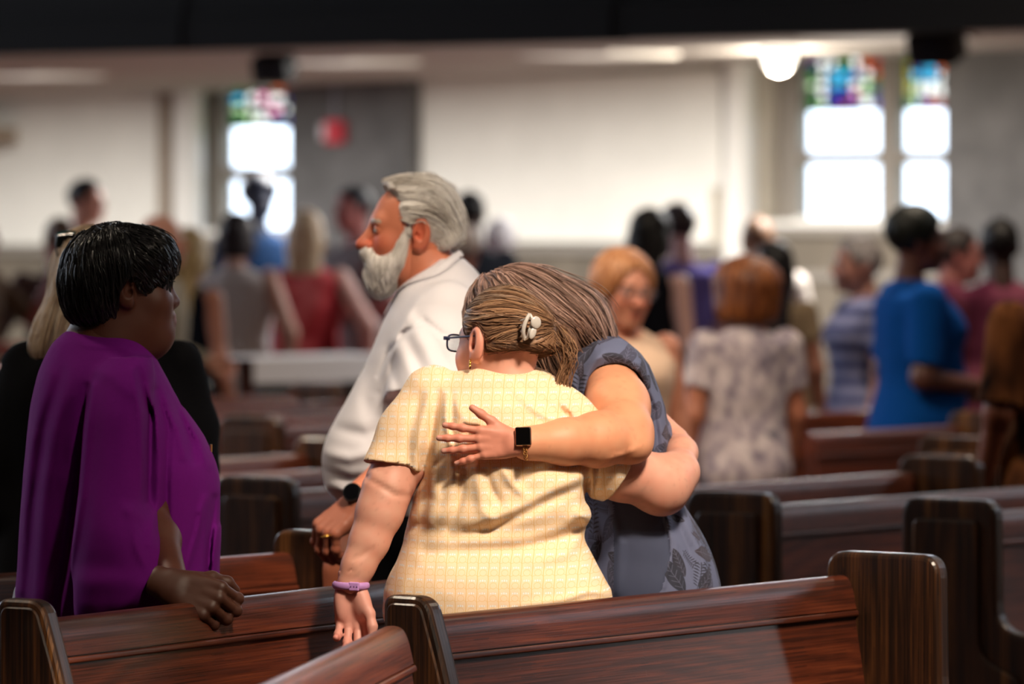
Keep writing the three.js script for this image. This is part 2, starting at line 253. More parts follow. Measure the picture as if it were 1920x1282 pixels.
function flatLamp(w, p, ww, dd, label, power) {
  const CY = CEIL2 + tiltY(w, p), c = room(w, p, CY), g = thing('ceiling_panel_lamp', label, 'ceiling lamp', c.toArray(), ROT, 'flat lamps on the ceiling under the balcony');
  part('frame', move(rbox(ww + 0.04, 0.02, dd + 0.04, 0.004), 0, -0.004, 0), trimWhite, g);
  part('diffuser', move(rbox(ww, 0.006, dd, 0.002), 0, -0.016, 0), glowMat(0.45), g);
  const l = new THREE.RectAreaLight(new THREE.Color().setRGB(1, 0.985, 0.96), power * LAMP_SCALE, ww * 0.96, dd * 0.96); l.position.copy(c).setY(CY - 0.03); l.rotation.set(-Math.PI / 2, 0, ROT, 'YXZ'); l.rotation.order = 'YXZ'; l.rotation.set(-Math.PI / 2, ROT, 0); l.name = 'ceiling_panel_lamp_light'; scene.add(l);
}
for (const [px, p] of [[60, 23.2], [640, 23.0], [1120, 23.4], [1660, 21.9]]) { const [w] = onPlane(px, 140, p); flatLamp(w, p, 0.62, 0.62, 'unseen flat lamp out of view on the ceiling under the balcony', 150); }  // first two have no visible fitting; placed to light the far wall
for (const [w, p] of [[-25, 23], [2, 23]]) flatLamp(w, p, 0.62, 0.62, 'unseen flat lamp out of view on the ceiling under the balcony', 150);  // both out of view, placed to light the ends of the far wall

// ---------------------------------------------------------------- unseen lamps above the pews, out of view, placed to light people and pews
function lantern(x, z, y, power, angle, size, target, label, soft = 6) {
  const g = thing('unseen_pendant_lamp', label, 'lamp', [x, y, z], 0, 'unseen lamps hung over the pews'), metal = std({ color: '#3a2a1a', roughness: 0.4, metalness: 0.8 });
  const pr = [[0.03, 0.42], [size * 0.55, 0.36], [size, 0.3], [size, 0.02], [size - 0.02, 0], [size - 0.03, 0.02], [size - 0.03, 0.29], [0.0, 0.33]].map((q) => new THREE.Vector2(...q)); part('shade', new THREE.LatheGeometry(pr, 32), metal, g);
  const d = new THREE.CylinderGeometry(size - 0.035, size - 0.035, 0.012, 32); d.translate(0, 0.05, 0); part('diffuser', d, glowMat(1.5), g);
  const rod = new THREE.CylinderGeometry(0.012, 0.012, TOP - y - 0.42, 8); rod.translate(0, 0.42 + (TOP - y - 0.42) / 2, 0); part('rod', rod, metal, g);
  const l = new THREE.SpotLight(new THREE.Color().setRGB(1, 0.83, 0.64), power * LAMP_SCALE, 0, angle, 0.6, 2); l.position.set(x, y - 0.02, z); l.target.position.set(...target); l.castShadow = true; l.shadow.radius = soft; l.name = 'unseen_lamp_light'; scene.add(l, l.target);
}
lantern(1.7, -7.4, 5.2, 200, 0.2, 0.22, [0.22, 1.25, -11.2], 'unseen pendant lamp out of view, lighting the embracing women', 18);
lantern(0.6, -8.6, 5.6, 80, 0.15, 0.22, [-0.2, 1.45, -12.3], 'unseen pendant lamp out of view, lighting the white-bearded man', 10);
lantern(1.6, -13.5, 5.6, 88, 0.17, 0.22, [0.55, 1.2, -18.3], 'unseen pendant lamp out of view, lighting the woman with the copper bob', 10);
lantern(-1.6, -15.5, 5.6, 95, 0.7, 0.22, [-0.8, 0.8, -18], 'unseen pendant lamp out of view, lighting the empty middle pews', 10);
lantern(3.2, -5.5, 5.2, 430, 0.12, 0.22, [-0.28, 0.85, -9.5], 'unseen pendant lamp out of view, lighting the angled pew back', 10);
for (const [x, z, e] of [[5, -15, 80], [-3.5, -12, 45], [2.2, -21, 85], [-4.5, -20, 110], [7, -10.5, 80], [2.4, -5.5, 85]]) lantern(x, z, 6, e, 1.05, 0.24, [x, 0, z], 'unseen lamp out of view, warming the whole nave', 12);  // wide unseen lamps that warm the nave and the pews
// far pew shape; white strip painted as the window reflection on its glossy top
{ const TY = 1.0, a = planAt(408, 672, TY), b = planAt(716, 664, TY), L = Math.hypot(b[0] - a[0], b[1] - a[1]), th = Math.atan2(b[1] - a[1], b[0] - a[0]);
  const t = thing('glossy_pew_shape', 'dark table-shaped stand-in for a glossy pew under a painted reflection, past the arm of the bearded man', 'table', [a[0], 0, -a[1]], th);
  part('tabletop', boxUV(move(rbox(L, 0.035, 0.4, 0.008).toNonIndexed(), L / 2, TY - 0.0175, 0), 'x'), M.pew, t); part('front_panel', boxUV(move(rbox(L - 0.1, 0.75, 0.03, 0.008).toNonIndexed(), L / 2, 0.585, 0.15), 'x'), M.pewEnd, t);
  for (const x of [0.05, L - 0.05]) for (const z of [-0.15, 0.15]) part('leg', boxUV(move(rbox(0.06, TY - 0.035, 0.06, 0.008).toNonIndexed(), x, (TY - 0.035) / 2, z), 'y'), M.pew, t);
  const c = thing('painted_reflection', 'white strip painted as a window reflection on the far pew beyond the empty pews', 'cloth', [a[0], 0, -a[1]], th), sh = roundPoly([[-0.21, 0.93], [-0.212, 1.004, 0.01], [0.212, 1.004, 0.01], [0.214, 0.885], [0.209, 0.885], [0.207, 1.0005], [-0.207, 1.0005], [-0.205, 0.93]]);
  part('reflection_strip', sweepX(sh, 0.04, L - 0.06), std({ color: '#e9e6ea', roughness: 0.8 }), c); }
// ---------------------------------------------------------------- pews. Local x runs along the pew, local +z is the seat side, y up; the rail top is at RAIL.
const RAIL = 0.9;
const railProfile = () => roundPoly([[-0.03, 0.828], [-0.034, 0.882, 0.01], [-0.022, RAIL, 0.02], [0.012, RAIL, 0.02], [0.026, 0.878, 0.02], [0.037, 0.828]]);
const boardProfile = () => poly([[-0.026, 0.82], [0.0, 0.835], [0.03, 0.829], [0.098, 0.44], [0.07, 0.44]]);
const beadProfile = () => roundPoly([[0.024, 0.812], [0.024, 0.824, 0.004], [0.0415, 0.826, 0.005], [0.044, 0.813, 0.005]]);
const seatProfile = () => roundPoly([[0.075, 0.415], [0.075, 0.445], [0.21, 0.452, 0.02], [0.235, 0.435, 0.015], [0.22, 0.415]]);
const END = (k) => roundPoly([[-0.045, 0], [-0.045, 0.952, 0.05], [0.245, 0.952, 0.05], [0.25, 0.62, 0.07], [0.4, 0.606, 0.05], [0.41, 0.57, 0.02], [0.37, 0.4, 0.1], [0.4, 0, 0]]);
const ENDIN = () => roundPoly([[-0.005, 0.1], [-0.005, 0.9, 0.025], [0.2, 0.9, 0.025], [0.205, 0.55, 0.05], [0.33, 0.5, 0.03], [0.33, 0.1]]);
const DIVIDER = () => roundPoly([[-0.04, 0], [-0.045, 0.945, 0.025], [0.062, 0.945, 0.035], [0.11, 0.8, 0.08], [0.29, 0.1], [0.29, 0]]);
let pewSeed = 0;
// a, b: floor points of the rail's ends; ends: 'panel' | 'divider' | null at a and at b
function pew(a, b, endA, endB, label, group) {
  const dx = b[0] - a[0], dz = b[1] - a[1], L = Math.hypot(dx, dz), th = Math.atan2(dz, dx);      // plan (X, Z away) -> world z = -Z, so local x = (cos, 0, -sin)
  const g = thing('pew', label, 'pew', [a[0], 0, -a[1]], th, group), o = (++pewSeed) * 0.371, inset = 0.012;
  part('top_rail', boxUV(sweepX(railProfile(), inset, L - inset), 'x', o, o * 2), M.pew, g);
  part('back_board', boxUV(sweepX(boardProfile(), inset, L - inset), 'x', o + 0.5, o), M.pew, g);
  part('bead', boxUV(sweepX(beadProfile(), inset, L - inset), 'x', o, o), M.pew, g);
  part('seat', boxUV(sweepX(seatProfile(), inset, L - inset), 'x', o, o), M.pew, g);
  const end = (type, x, out) => {
    if (!type) return;
    const T = 0.048, x0 = x - T / 2 + out * 0.006, e = part(type === 'divider' ? 'divider_panel' : 'end_panel', boxUV(sweepX(type === 'divider' ? DIVIDER() : END(), x0, x0 + T, 0.012, 8, 3), 'y', o + x, o * 3), M.pewEnd, g);
    if (type === 'panel') { const r = sweepX(ENDIN(), 0, 0.018, 0.008, 6, 2); r.translate(out > 0 ? x0 + T - 0.008 : x0 - 0.010, 0, 0); part('raised_panel', boxUV(r, 'y', o + x + 0.3, o), M.pewEnd, e); }
    else if (type === 'divider') for (const s of [0, 1]) { const r = sweepX(roundPoly([[-0.032, 0.1], [-0.032, 0.93, 0.02], [0.052, 0.93, 0.02], [0.1, 0.79, 0.06], [0.27, 0.1]]), 0, 0.008, 0.003, 6, 1); r.translate(s ? x0 + T - 0.004 : x0 - 0.004, 0, 0); part('raised_panel', boxUV(r, 'y', o, o), M.pewEnd, e); }
  };
  end(endA, 0, -1); end(endB, L, 1);
  return g;
}
const RP = (px, py) => planAt(px, py, RAIL);
const shift = (q, along, across = 0, ang = A) => [q[0] + PD[0] * along + WD[0] * across, q[1] + PD[1] * along + WD[1] * across];
// nearest pews, read off the photograph's rails
const r1a = RP(768, 1158), r1b = RP(1588, 1077); pew(r1a, r1b, 'divider', 'panel', 'nearest long pew across the front, below the embracing women, with a rounded grained end panel');
const k1 = RP(742, 1172), k2 = RP(500, 1284), kd = Math.hypot(k2[0] - k1[0], k2[1] - k1[1]); { const e = [k1[0] + (k2[0] - k1[0]) / kd * 2.2, k1[1] + (k2[1] - k1[1]) / kd * 2.2]; pew(e, k1, null, null, 'short angled pew back nearest the camera, lit orange brown, meeting the leaning divider panel'); }
const r2a = RP(44, 1165), r2b0 = RP(720, 1088); const r2len = Math.hypot(r2b0[0] - r2a[0], r2b0[1] - r2a[1]), r2d = [(r2b0[0] - r2a[0]) / r2len, (r2b0[1] - r2a[1]) / r2len], r2b = [r2a[0] + r2d[0] * (r2len + 0.55), r2a[1] + r2d[1] * (r2len + 0.55)];
pew(r2a, r2b, 'divider', 'panel', 'pew whose back the hand of the woman in purple rests on');
{ const e = RP(20, 1168); pew([e[0] - 0.3, e[1] - 2.0], [e[0] - 0.14, e[1] - 0.06], null, null, 'angled pew joining the leaning divider below the woman in purple'); }
const r3b = RP(545, 1034); pew(shift(r3b, -3.2), r3b, null, 'panel', 'pew whose dark end the hand of the white-bearded man rests on');
// right-hand block: each row starts at the cross aisle
const GA = 'pew rows half hidden in the middle block', GB = 'pew rows half hidden in the far block';
const n2 = RP(1728, 969), n3 = RP(1322, 956), n5 = RP(436, 926);
pew(n2, shift(n2, 2.1), 'panel', 'panel', 'pew with a dark moulded end, nearest to the photograph edge, beyond the grained end panel');
pew(n3, shift(n3, 2.15), 'panel', 'panel', 'pew with a dark moulded end just behind the skirt of the woman in slate blue');
const n4 = [(n3[0] + n5[0]) / 2 + 0.02, (n3[1] + n5[1]) / 2 + 0.02];
pew(n4, RP(1712, 884), 'panel', 'panel', 'pew crossing below the woman with the copper bob');
pew(n5, shift(n5, 1.7), 'panel', 'panel', 'pew with a dark moulded end between the woman in purple and the bearded man');
for (let k = 6; k <= 17; k++) { const q = [n5[0] - 0.605 * (k - 5), n5[1] + 0.43 * (k - 5)]; pew(q, shift(q, 2.1), 'panel', 'panel', 'brown pew in the middle block, mostly hidden behind nearer pews', GA); }
// far block beyond the second cross aisle
const far0 = shift(n3, 3.3);
pew(RP(1512, 812), RP(1800, 797), null, 'panel', 'brown pew with a rounded end just below the bright blue dress');
for (let k = -3; k <= 14; k++) { if (k === 3 || k === 4) continue; const q = [far0[0] - 0.6 * k, far0[1] + 0.44 * k]; pew(q, shift(q, 3.0), 'panel', 'panel', k === -1 ? 'dark pew end beside the woman in the bright blue dress' : 'dark far pew beyond the second cross aisle, half hidden by people', k === -1 ? undefined : GB); }
// ---------------------------------------------------------------- distance fields and their mesher
const cap = (a, b, ra, rb = ra) => { const [ax, ay, az] = a, bx = b[0] - ax, by = b[1] - ay, bz = b[2] - az, bb = bx * bx + by * by + bz * bz || 1e-9; return (x, y, z) => { const px = x - ax, py = y - ay, pz = z - az; let t = (px * bx + py * by + pz * bz) / bb; t = t < 0 ? 0 : t > 1 ? 1 : t; const qx = px - bx * t, qy = py - by * t, qz = pz - bz * t; return Math.sqrt(qx * qx + qy * qy + qz * qz) - ra - (rb - ra) * t; }; };
const ell = (c, r) => { const [cx, cy, cz] = c, [rx, ry, rz] = r; return (x, y, z) => { const ax = (x - cx) / rx, ay = (y - cy) / ry, az = (z - cz) / rz, k0 = Math.sqrt(ax * ax + ay * ay + az * az), bx = ax / rx, by = ay / ry, bz = az / rz, k1 = Math.sqrt(bx * bx + by * by + bz * bz); return k1 < 1e-9 ? -Math.min(rx, ry, rz) : k0 * (k0 - 1) / k1; }; };
const sph = (c, r) => ell(c, [r, r, r]);
const sm = (a, b, k) => { const h = Math.max(k - Math.abs(a - b), 0) / k; return Math.min(a, b) - h * h * k * 0.25; };
const U = (...f) => (x, y, z) => { let d = f[0](x, y, z); for (let i = 1; i < f.length; i++) { const e = f[i](x, y, z); if (e < d) d = e; } return d; };
const SU = (k, ...f) => (x, y, z) => { let d = f[0](x, y, z); for (let i = 1; i < f.length; i++) d = sm(d, f[i](x, y, z), k); return d; };
const SUBT = (a, b, k = 0.004) => (x, y, z) => -sm(-a(x, y, z), b(x, y, z), k);
const INT = (a, b, k = 0.004) => (x, y, z) => -sm(-a(x, y, z), -b(x, y, z), k);
const OFF = (a, r) => (x, y, z) => a(x, y, z) - r;
const plane = (p, n) => { const l = Math.hypot(...n), nx = n[0] / l, ny = n[1] / l, nz = n[2] / l, c = p[0] * nx + p[1] * ny + p[2] * nz; return (x, y, z) => x * nx + y * ny + z * nz - c; };
const chain = (js, k = 0.02) => { const fs = []; for (let i = 0; i + 1 < js.length; i++) fs.push(cap(js[i][0], js[i + 1][0], js[i][1], js[i + 1][1])); return SU(k, ...fs); };
// stacked superelliptic sections: rows [y, cx, ax, cz, az], y ascending or descending
function loft(rows, n = 2.2, endR = 0.02) {
  rows = [...rows].sort((a, b) => a[0] - b[0]); const y0 = rows[0][0], y1 = rows[rows.length - 1][0], N = 240, T = new Float32Array((N + 1) * 4);
  const at = (y, c) => { let i = 0; while (i < rows.length - 2 && rows[i + 1][0] < y) i++; const a = rows[Math.max(0, i - 1)], b = rows[i], d = rows[i + 1], e = rows[Math.min(rows.length - 1, i + 2)], h = d[0] - b[0], t = (y - b[0]) / h; const m0 = (d[c] - a[c]) / Math.max(1e-6, d[0] - a[0]) * h, m1 = (e[c] - b[c]) / Math.max(1e-6, e[0] - b[0]) * h, t2 = t * t, t3 = t2 * t; return (2 * t3 - 3 * t2 + 1) * b[c] + (t3 - 2 * t2 + t) * m0 + (-2 * t3 + 3 * t2) * d[c] + (t3 - t2) * m1; };
  for (let i = 0; i <= N; i++) { const y = lerp(y0, y1, i / N); for (let c = 0; c < 4; c++) T[i * 4 + c] = at(y, c + 1); }
  return (x, y, z) => {
    const yc = y < y0 ? y0 : y > y1 ? y1 : y, q = (yc - y0) / (y1 - y0) * N, i = Math.min(N - 1, q | 0), t = q - i, o = i * 4;
    const cx = T[o] + (T[o + 4] - T[o]) * t, ax = T[o + 1] + (T[o + 5] - T[o + 1]) * t, cz = T[o + 2] + (T[o + 6] - T[o + 2]) * t, az = T[o + 3] + (T[o + 7] - T[o + 3]) * t;
    const u = Math.abs(x - cx) / ax, w = Math.abs(z - cz) / az, s = Math.pow(Math.pow(u, n) + Math.pow(w, n), 1 / n), r = Math.hypot(x - cx, z - cz), d = s > 1e-6 ? (r - r / s) * 0.85 : -Math.min(ax, az), e = Math.abs(y - yc);
    const v = Math.max(y0 - y, y - y1); if (v > 0) return d > 0 ? Math.hypot(d, e) : v; return Math.max(d, v);
  };
}
// surface nets over a box, evaluated only near the surface; skip(x, y, z) drops cells
function meshField(f, lo, hi, cell, opt = {}) {
  const nx = Math.ceil((hi[0] - lo[0]) / cell) + 1, ny = Math.ceil((hi[1] - lo[1]) / cell) + 1, nz = Math.ceil((hi[2] - lo[2]) / cell) + 1, B = 6;
  const val = new Float32Array(nx * ny * nz).fill(NaN), id = (i, j, k) => (k * ny + j) * nx + i, act = [];
  const half = B * cell * 0.5, lim = half * 1.7321 * (opt.safe ?? 1.35) + cell;
  for (let k = 0; k < nz - 1; k += B) for (let j = 0; j < ny - 1; j += B) for (let i = 0; i < nx - 1; i += B) {
    const d = f(lo[0] + i * cell + half, lo[1] + j * cell + half, lo[2] + k * cell + half); if (Math.abs(d) > lim) continue;
    const i1 = Math.min(nx - 1, i + B), j1 = Math.min(ny - 1, j + B), k1 = Math.min(nz - 1, k + B);
    for (let c = k; c <= k1; c++) for (let b = j; b <= j1; b++) for (let a = i; a <= i1; a++) { const q = id(a, b, c); if (val[q] !== val[q]) val[q] = f(lo[0] + a * cell, lo[1] + b * cell, lo[2] + c * cell); }
    act.push([i, j, k, i1, j1, k1]);
  }
  const vid = new Map(), P = [], I = [], E = [[0, 1], [2, 3], [4, 5], [6, 7], [0, 2], [1, 3], [4, 6], [5, 7], [0, 4], [1, 5], [2, 6], [3, 7]], c8 = new Float32Array(8);
  const skip = opt.skip;
  for (const [i0, j0, k0, i1, j1, k1] of act) for (let k = k0; k < k1; k++) for (let j = j0; j < j1; j++) for (let i = i0; i < i1; i++) {
    let m = 0; for (let q = 0; q < 8; q++) { const v = val[id(i + (q & 1), j + ((q >> 1) & 1), k + (q >> 2))]; c8[q] = v; if (v < 0) m |= 1 << q; }
    if (m === 0 || m === 255) continue;
    let x = 0, y = 0, z = 0, n = 0;
    for (const [a, b] of E) { if (((m >> a) & 1) === ((m >> b) & 1)) continue; const t = c8[a] / (c8[a] - c8[b]); x += (a & 1) + ((b & 1) - (a & 1)) * t; y += ((a >> 1) & 1) + (((b >> 1) & 1) - ((a >> 1) & 1)) * t; z += (a >> 2) + ((b >> 2) - (a >> 2)) * t; n++; }
    const X = lo[0] + (i + x / n) * cell, Y = lo[1] + (j + y / n) * cell, Z = lo[2] + (k + z / n) * cell;
    if (skip && skip(X, Y, Z)) continue;
    vid.set(id(i, j, k), P.length / 3); P.push(X, Y, Z);
  }
  const quad = (a, b, c, d, flip) => { if (a === undefined || b === undefined || c === undefined || d === undefined) return; if (flip) I.push(a, d, c, a, c, b); else I.push(a, b, c, a, c, d); };
  for (const [i0, j0, k0, i1, j1, k1] of act) for (let k = k0; k < k1; k++) for (let j = j0; j < j1; j++) for (let i = i0; i < i1; i++) {
    const v = val[id(i, j, k)] < 0;
    if (j > 0 && k > 0 && v !== (val[id(i + 1, j, k)] < 0)) quad(vid.get(id(i, j, k)), vid.get(id(i, j - 1, k)), vid.get(id(i, j - 1, k - 1)), vid.get(id(i, j, k - 1)), !v);
    if (i > 0 && k > 0 && v !== (val[id(i, j + 1, k)] < 0)) quad(vid.get(id(i, j, k)), vid.get(id(i, j, k - 1)), vid.get(id(i - 1, j, k - 1)), vid.get(id(i - 1, j, k)), !v);
    if (i > 0 && j > 0 && v !== (val[id(i, j, k + 1)] < 0)) quad(vid.get(id(i, j, k)), vid.get(id(i - 1, j, k)), vid.get(id(i - 1, j - 1, k)), vid.get(id(i, j - 1, k)), !v);
  }
  const pos = new Float32Array(P), nor = new Float32Array(P.length), e = cell * 0.4;
  for (let i = 0; i < pos.length; i += 3) {
    for (let it = 0; it < 2; it++) {
      const x = pos[i], y = pos[i + 1], z = pos[i + 2], gx = f(x + e, y, z) - f(x - e, y, z), gy = f(x, y + e, z) - f(x, y - e, z), gz = f(x, y, z + e) - f(x, y, z - e), l = Math.hypot(gx, gy, gz) || 1e-9;
      if (it === 0) { const d = clamp(f(x, y, z) / (l / (2 * e)), -cell * 0.6, cell * 0.6); pos[i] -= gx / l * d; pos[i + 1] -= gy / l * d; pos[i + 2] -= gz / l * d; }
      nor[i] = gx / l; nor[i + 1] = gy / l; nor[i + 2] = gz / l;
    }
  }
  const g = new THREE.BufferGeometry(); g.setAttribute('position', new THREE.BufferAttribute(pos, 3)); g.setAttribute('normal', new THREE.BufferAttribute(nor, 3)); g.setIndex(I);
  return g;
}
function paint(g, fn) { const p = g.attributes.position, n = g.attributes.normal, c = new Float32Array(p.count * 3); for (let i = 0; i < p.count; i++) { const q = fn(p.getX(i), p.getY(i), p.getZ(i), n.getX(i), n.getY(i), n.getZ(i)); c[i * 3] = q[0]; c[i * 3 + 1] = q[1]; c[i * 3 + 2] = q[2]; } g.setAttribute('color', new THREE.BufferAttribute(c, 3)); return g; }
const plain = (c) => () => c;
// cylindrical UVs in metres about a vertical axis through (cx, cz)
function cylUV(g, cx, cz, R, turn = 0) { const p = g.attributes.position, uv = new Float32Array(p.count * 2); for (let i = 0; i < p.count; i++) { uv[i * 2] = Math.atan2((p.getX(i) - cx) * Math.cos(turn) - (p.getZ(i) - cz) * Math.sin(turn), (p.getZ(i) - cz) * Math.cos(turn) + (p.getX(i) - cx) * Math.sin(turn)) * R; uv[i * 2 + 1] = p.getY(i); } g.setAttribute('uv', new THREE.BufferAttribute(uv, 2)); return g; }
const strip = (g) => { for (const k of Object.keys(g.attributes)) if (!['position', 'normal', 'color'].includes(k)) g.deleteAttribute(k); return g; };
const merge = (list) => mergeGeometries(list.map(strip));
// keep the triangles whose centre passes the test
function pick(g, test) { const p = g.attributes.position, ix = g.index.array, out = []; for (let i = 0; i < ix.length; i += 3) { const c = [0, 1, 2].map((k) => (p.getComponent(ix[i], k) + p.getComponent(ix[i + 1], k) + p.getComponent(ix[i + 2], k)) / 3); if (test(...c)) out.push(ix[i], ix[i + 1], ix[i + 2]); } const h = g.clone(); h.setIndex(out); return h; }

// ---- heads: local frame y up, z to the face, x to the person's left; about 0.23 m tall
const HD = { cheek: 0.022, jaw: 1, nose: 1, noseLen: 0, fat: 0, lip: 1, brow: 1, earS: 1, neck: 0.055 };
function headField(o0 = {}) {
  const o = { ...HD, ...o0 };
  let f = SU(0.03, ell([0, 0.03, -0.012], [0.073, 0.086, 0.098]), ell([0, -0.03, 0.03], [0.06 + o.fat * 0.3, 0.085, 0.062]), ell([0, -0.068, 0.032], [0.048 * o.jaw + o.fat * 0.4, 0.042, 0.052]));
  f = SU(0.025, f, cap([-0.036, -0.03, 0.058], [0.036, -0.03, 0.058], o.cheek + o.fat * 0.25), cap([-0.012 * o.jaw, -0.097, 0.07], [0.012 * o.jaw, -0.097, 0.07], 0.016));
  f = SU(0.02, f, cap([-0.032, 0.021, 0.076], [0.032, 0.021, 0.076], 0.011 * o.brow));
  // eye sockets and lids
  for (const s of [-1, 1]) { f = SUBT(f, ell([s * 0.031, 0.002, 0.1], [0.019, 0.011, 0.014]), 0.016); f = SU(0.004, f, ell([s * 0.031, 0.001, 0.0765], [0.0145, 0.0125, 0.0135])); }
  const nl = o.noseLen;
  f = SU(0.012, f, cap([0, 0.012, 0.086], [0, -0.03, 0.108 + nl], 0.0075, 0.0115 * o.nose), ell([0, -0.033, 0.104 + nl * 0.8], [0.014 * o.nose, 0.0095 * o.nose, 0.012]));
  f = SU(0.006, f, sph([-0.0125 * o.nose, -0.0345, 0.098 + nl * 0.5], 0.0085 * o.nose), sph([0.0125 * o.nose, -0.0345, 0.098 + nl * 0.5], 0.0085 * o.nose));
  f = SU(0.006, f, ell([0, -0.0605, 0.0885], [0.023, 0.0075 * o.lip, 0.0095 * o.lip]), ell([0, -0.073, 0.0865], [0.02, 0.0085 * o.lip, 0.0105 * o.lip]));
  f = SUBT(f, ell([0, -0.0665, 0.099], [0.021, 0.0017, 0.008]), 0.003);
  if (o.fat) f = SU(0.04, f, ell([0, -0.105, 0.02], [0.055, 0.035 + o.fat, 0.05 + o.fat]));
  // ears
  for (const s of [-1, 1]) {
    const c = [s * 0.0765, -0.004, -0.014], e = o.earS; let ear = SU(0.008, ell(c, [0.011, 0.031 * e, 0.0185 * e]), sph([s * 0.073, -0.03 * e, -0.006], 0.0085 * e));
    ear = SUBT(ear, ell([s * 0.0885, 0.002, -0.01], [0.0125, 0.021 * e, 0.0105 * e]), 0.005); ear = SUBT(ear, ell([s * 0.083, -0.009, -0.005], [0.014, 0.008, 0.006]), 0.004);
    f = SU(0.007, f, ear);
  }
  f = SU(0.03, f, cap([0, -0.05, -0.028], [0, -0.165, -0.045], o.neck, o.neck + 0.006));
  return f;
}
// multiplier colours of the features (they stay put whatever the light): lips, brows, whites, iris
function headPaint(skin, o = {}) {
  const lip = o.lipColor ?? [skin[0] * 0.78, skin[1] * 0.5, skin[2] * 0.5], brow = o.browColor ?? [0.06, 0.045, 0.035], flush = o.flush ?? 0.0;
  return (x, y, z) => {
    let c = skin; const ax = Math.abs(x);
    const red = flush * (Math.exp(-(((ax - 0.04) / 0.025) ** 2 + ((y + 0.03) / 0.025) ** 2)) * (z > 0.02) + Math.exp(-((x / 0.016) ** 2 + ((y + 0.03) / 0.016) ** 2)) * (z > 0.09) + 0.8 * Math.exp(-(((ax - 0.078) / 0.012) ** 2)) * (z < 0.03 && y > -0.04 && y < 0.04));
    const blot = 1 + 0.14 * (fbm(x * 45 + 9, y * 45, z * 45) - 0.5); c = [c[0] * blot, c[1] * blot * (1 - red * 0.38), c[2] * blot * (1 - red * 0.42)];
    if (z > 0.07 && ax < 0.023 && y < -0.0545 && y > -0.0815 && ((x / 0.024) ** 2 + ((y + 0.067) / 0.0125) ** 2) < 1) c = lip;
    if (!o.noBrow && z > 0.05 && ax > 0.012 && ax < 0.05 && Math.abs(y - 0.0235 + (ax - 0.03) ** 2 * 6) < 0.0045) c = brow;
    const ex = (ax - 0.031) / 0.0115, ey = (y - 0.0005) / 0.0052; if (z > 0.07 && ex * ex + ey * ey < 1) { c = o.white ?? [0.5, 0.45, 0.42]; const rr = ((ax - 0.031) / 0.0055) ** 2 + ((y - 0.0005) / 0.0055) ** 2; if (rr < 1) c = rr < 0.2 ? [0.01, 0.01, 0.01] : (o.iris ?? [0.06, 0.035, 0.02]); } else if (z > 0.07 && Math.abs(ex) < 1.15 && ey * ey + ex * ex < 1.5 && y > 0) c = [c[0] * 0.35, c[1] * 0.3, c[2] * 0.3];
    return c;
  };
}
// ---- hands: local x along the fingers, y to the thumb side, z to the back of the hand; left = mirrored
const FING = [[0.092, 0.029, [0.043, 0.025, 0.02], 0.0088], [0.096, 0.009, [0.047, 0.029, 0.021], 0.009], [0.091, -0.012, [0.043, 0.027, 0.021], 0.0086], [0.082, -0.031, [0.034, 0.02, 0.018], 0.0077]];
function handField(o) {
  const curl = o.curl ?? [[10, 15, 10], [10, 15, 10], [12, 18, 12], [15, 20, 12]], spread = o.spread ?? [6, 1, -4, -11], thin = o.r ?? 1;
  let palm = null; for (const [x, y] of FING) { const c = cap([0.0, y * 0.62, 0], [x - 0.008, y, 0.002], 0.0145, 0.0115); palm = palm ? SU(0.014, palm, c) : c; }
  palm = SU(0.016, palm, ell([0.04, 0.024, -0.012], [0.032, 0.017, 0.0145]), ell([0.036, -0.026, -0.01], [0.034, 0.013, 0.013]), cap([-0.03, 0.009, 0], [0.01, 0.009, 0], 0.0195, 0.0165), cap([-0.03, -0.009, 0], [0.01, -0.009, 0], 0.0195, 0.0165));
  let f = palm; const tips = []; const segs = [];
  FING.forEach(([x, y, len, r], i) => {
    let p = [x - 0.004, y, 0.002], a = 0; const s = rad(spread[i]), pts = [p]; for (let k = 0; k < 3; k++) { a += rad(curl[i][k]); p = [p[0] + Math.cos(a) * Math.cos(s) * len[k], p[1] + Math.sin(s) * Math.cos(a) * len[k], p[2] - Math.sin(a) * len[k]]; pts.push(p); }
    r *= thin; const fs = SU(0.006, cap([x - 0.03, y, 0.004], pts[0], 0.008, r * 1.02), cap(pts[0], pts[1], r * 1.05, r), sph(pts[1], r * 1.07), cap(pts[1], pts[2], r, r * 0.93), cap(pts[2], pts[3], r * 0.95, r * 0.8));
    f = SU(0.005, f, fs); tips.push([pts[3], a, s, r]); segs.push(pts);
  });
  const th = o.thumb ?? [[0.064, 0.05, -0.014], [0.092, 0.066, -0.018], [0.114, 0.078, -0.018]], t0 = [0.022, 0.022, -0.008];
  const tf = SU(0.008, cap(t0, th[0], 0.0155, 0.0118), cap(th[0], th[1], 0.0112 * thin, 0.0102 * thin), cap(th[1], th[2], 0.0104 * thin, 0.0085 * thin)); f = SU(0.01, f, tf);
  return { f, tips, segs, th };
}
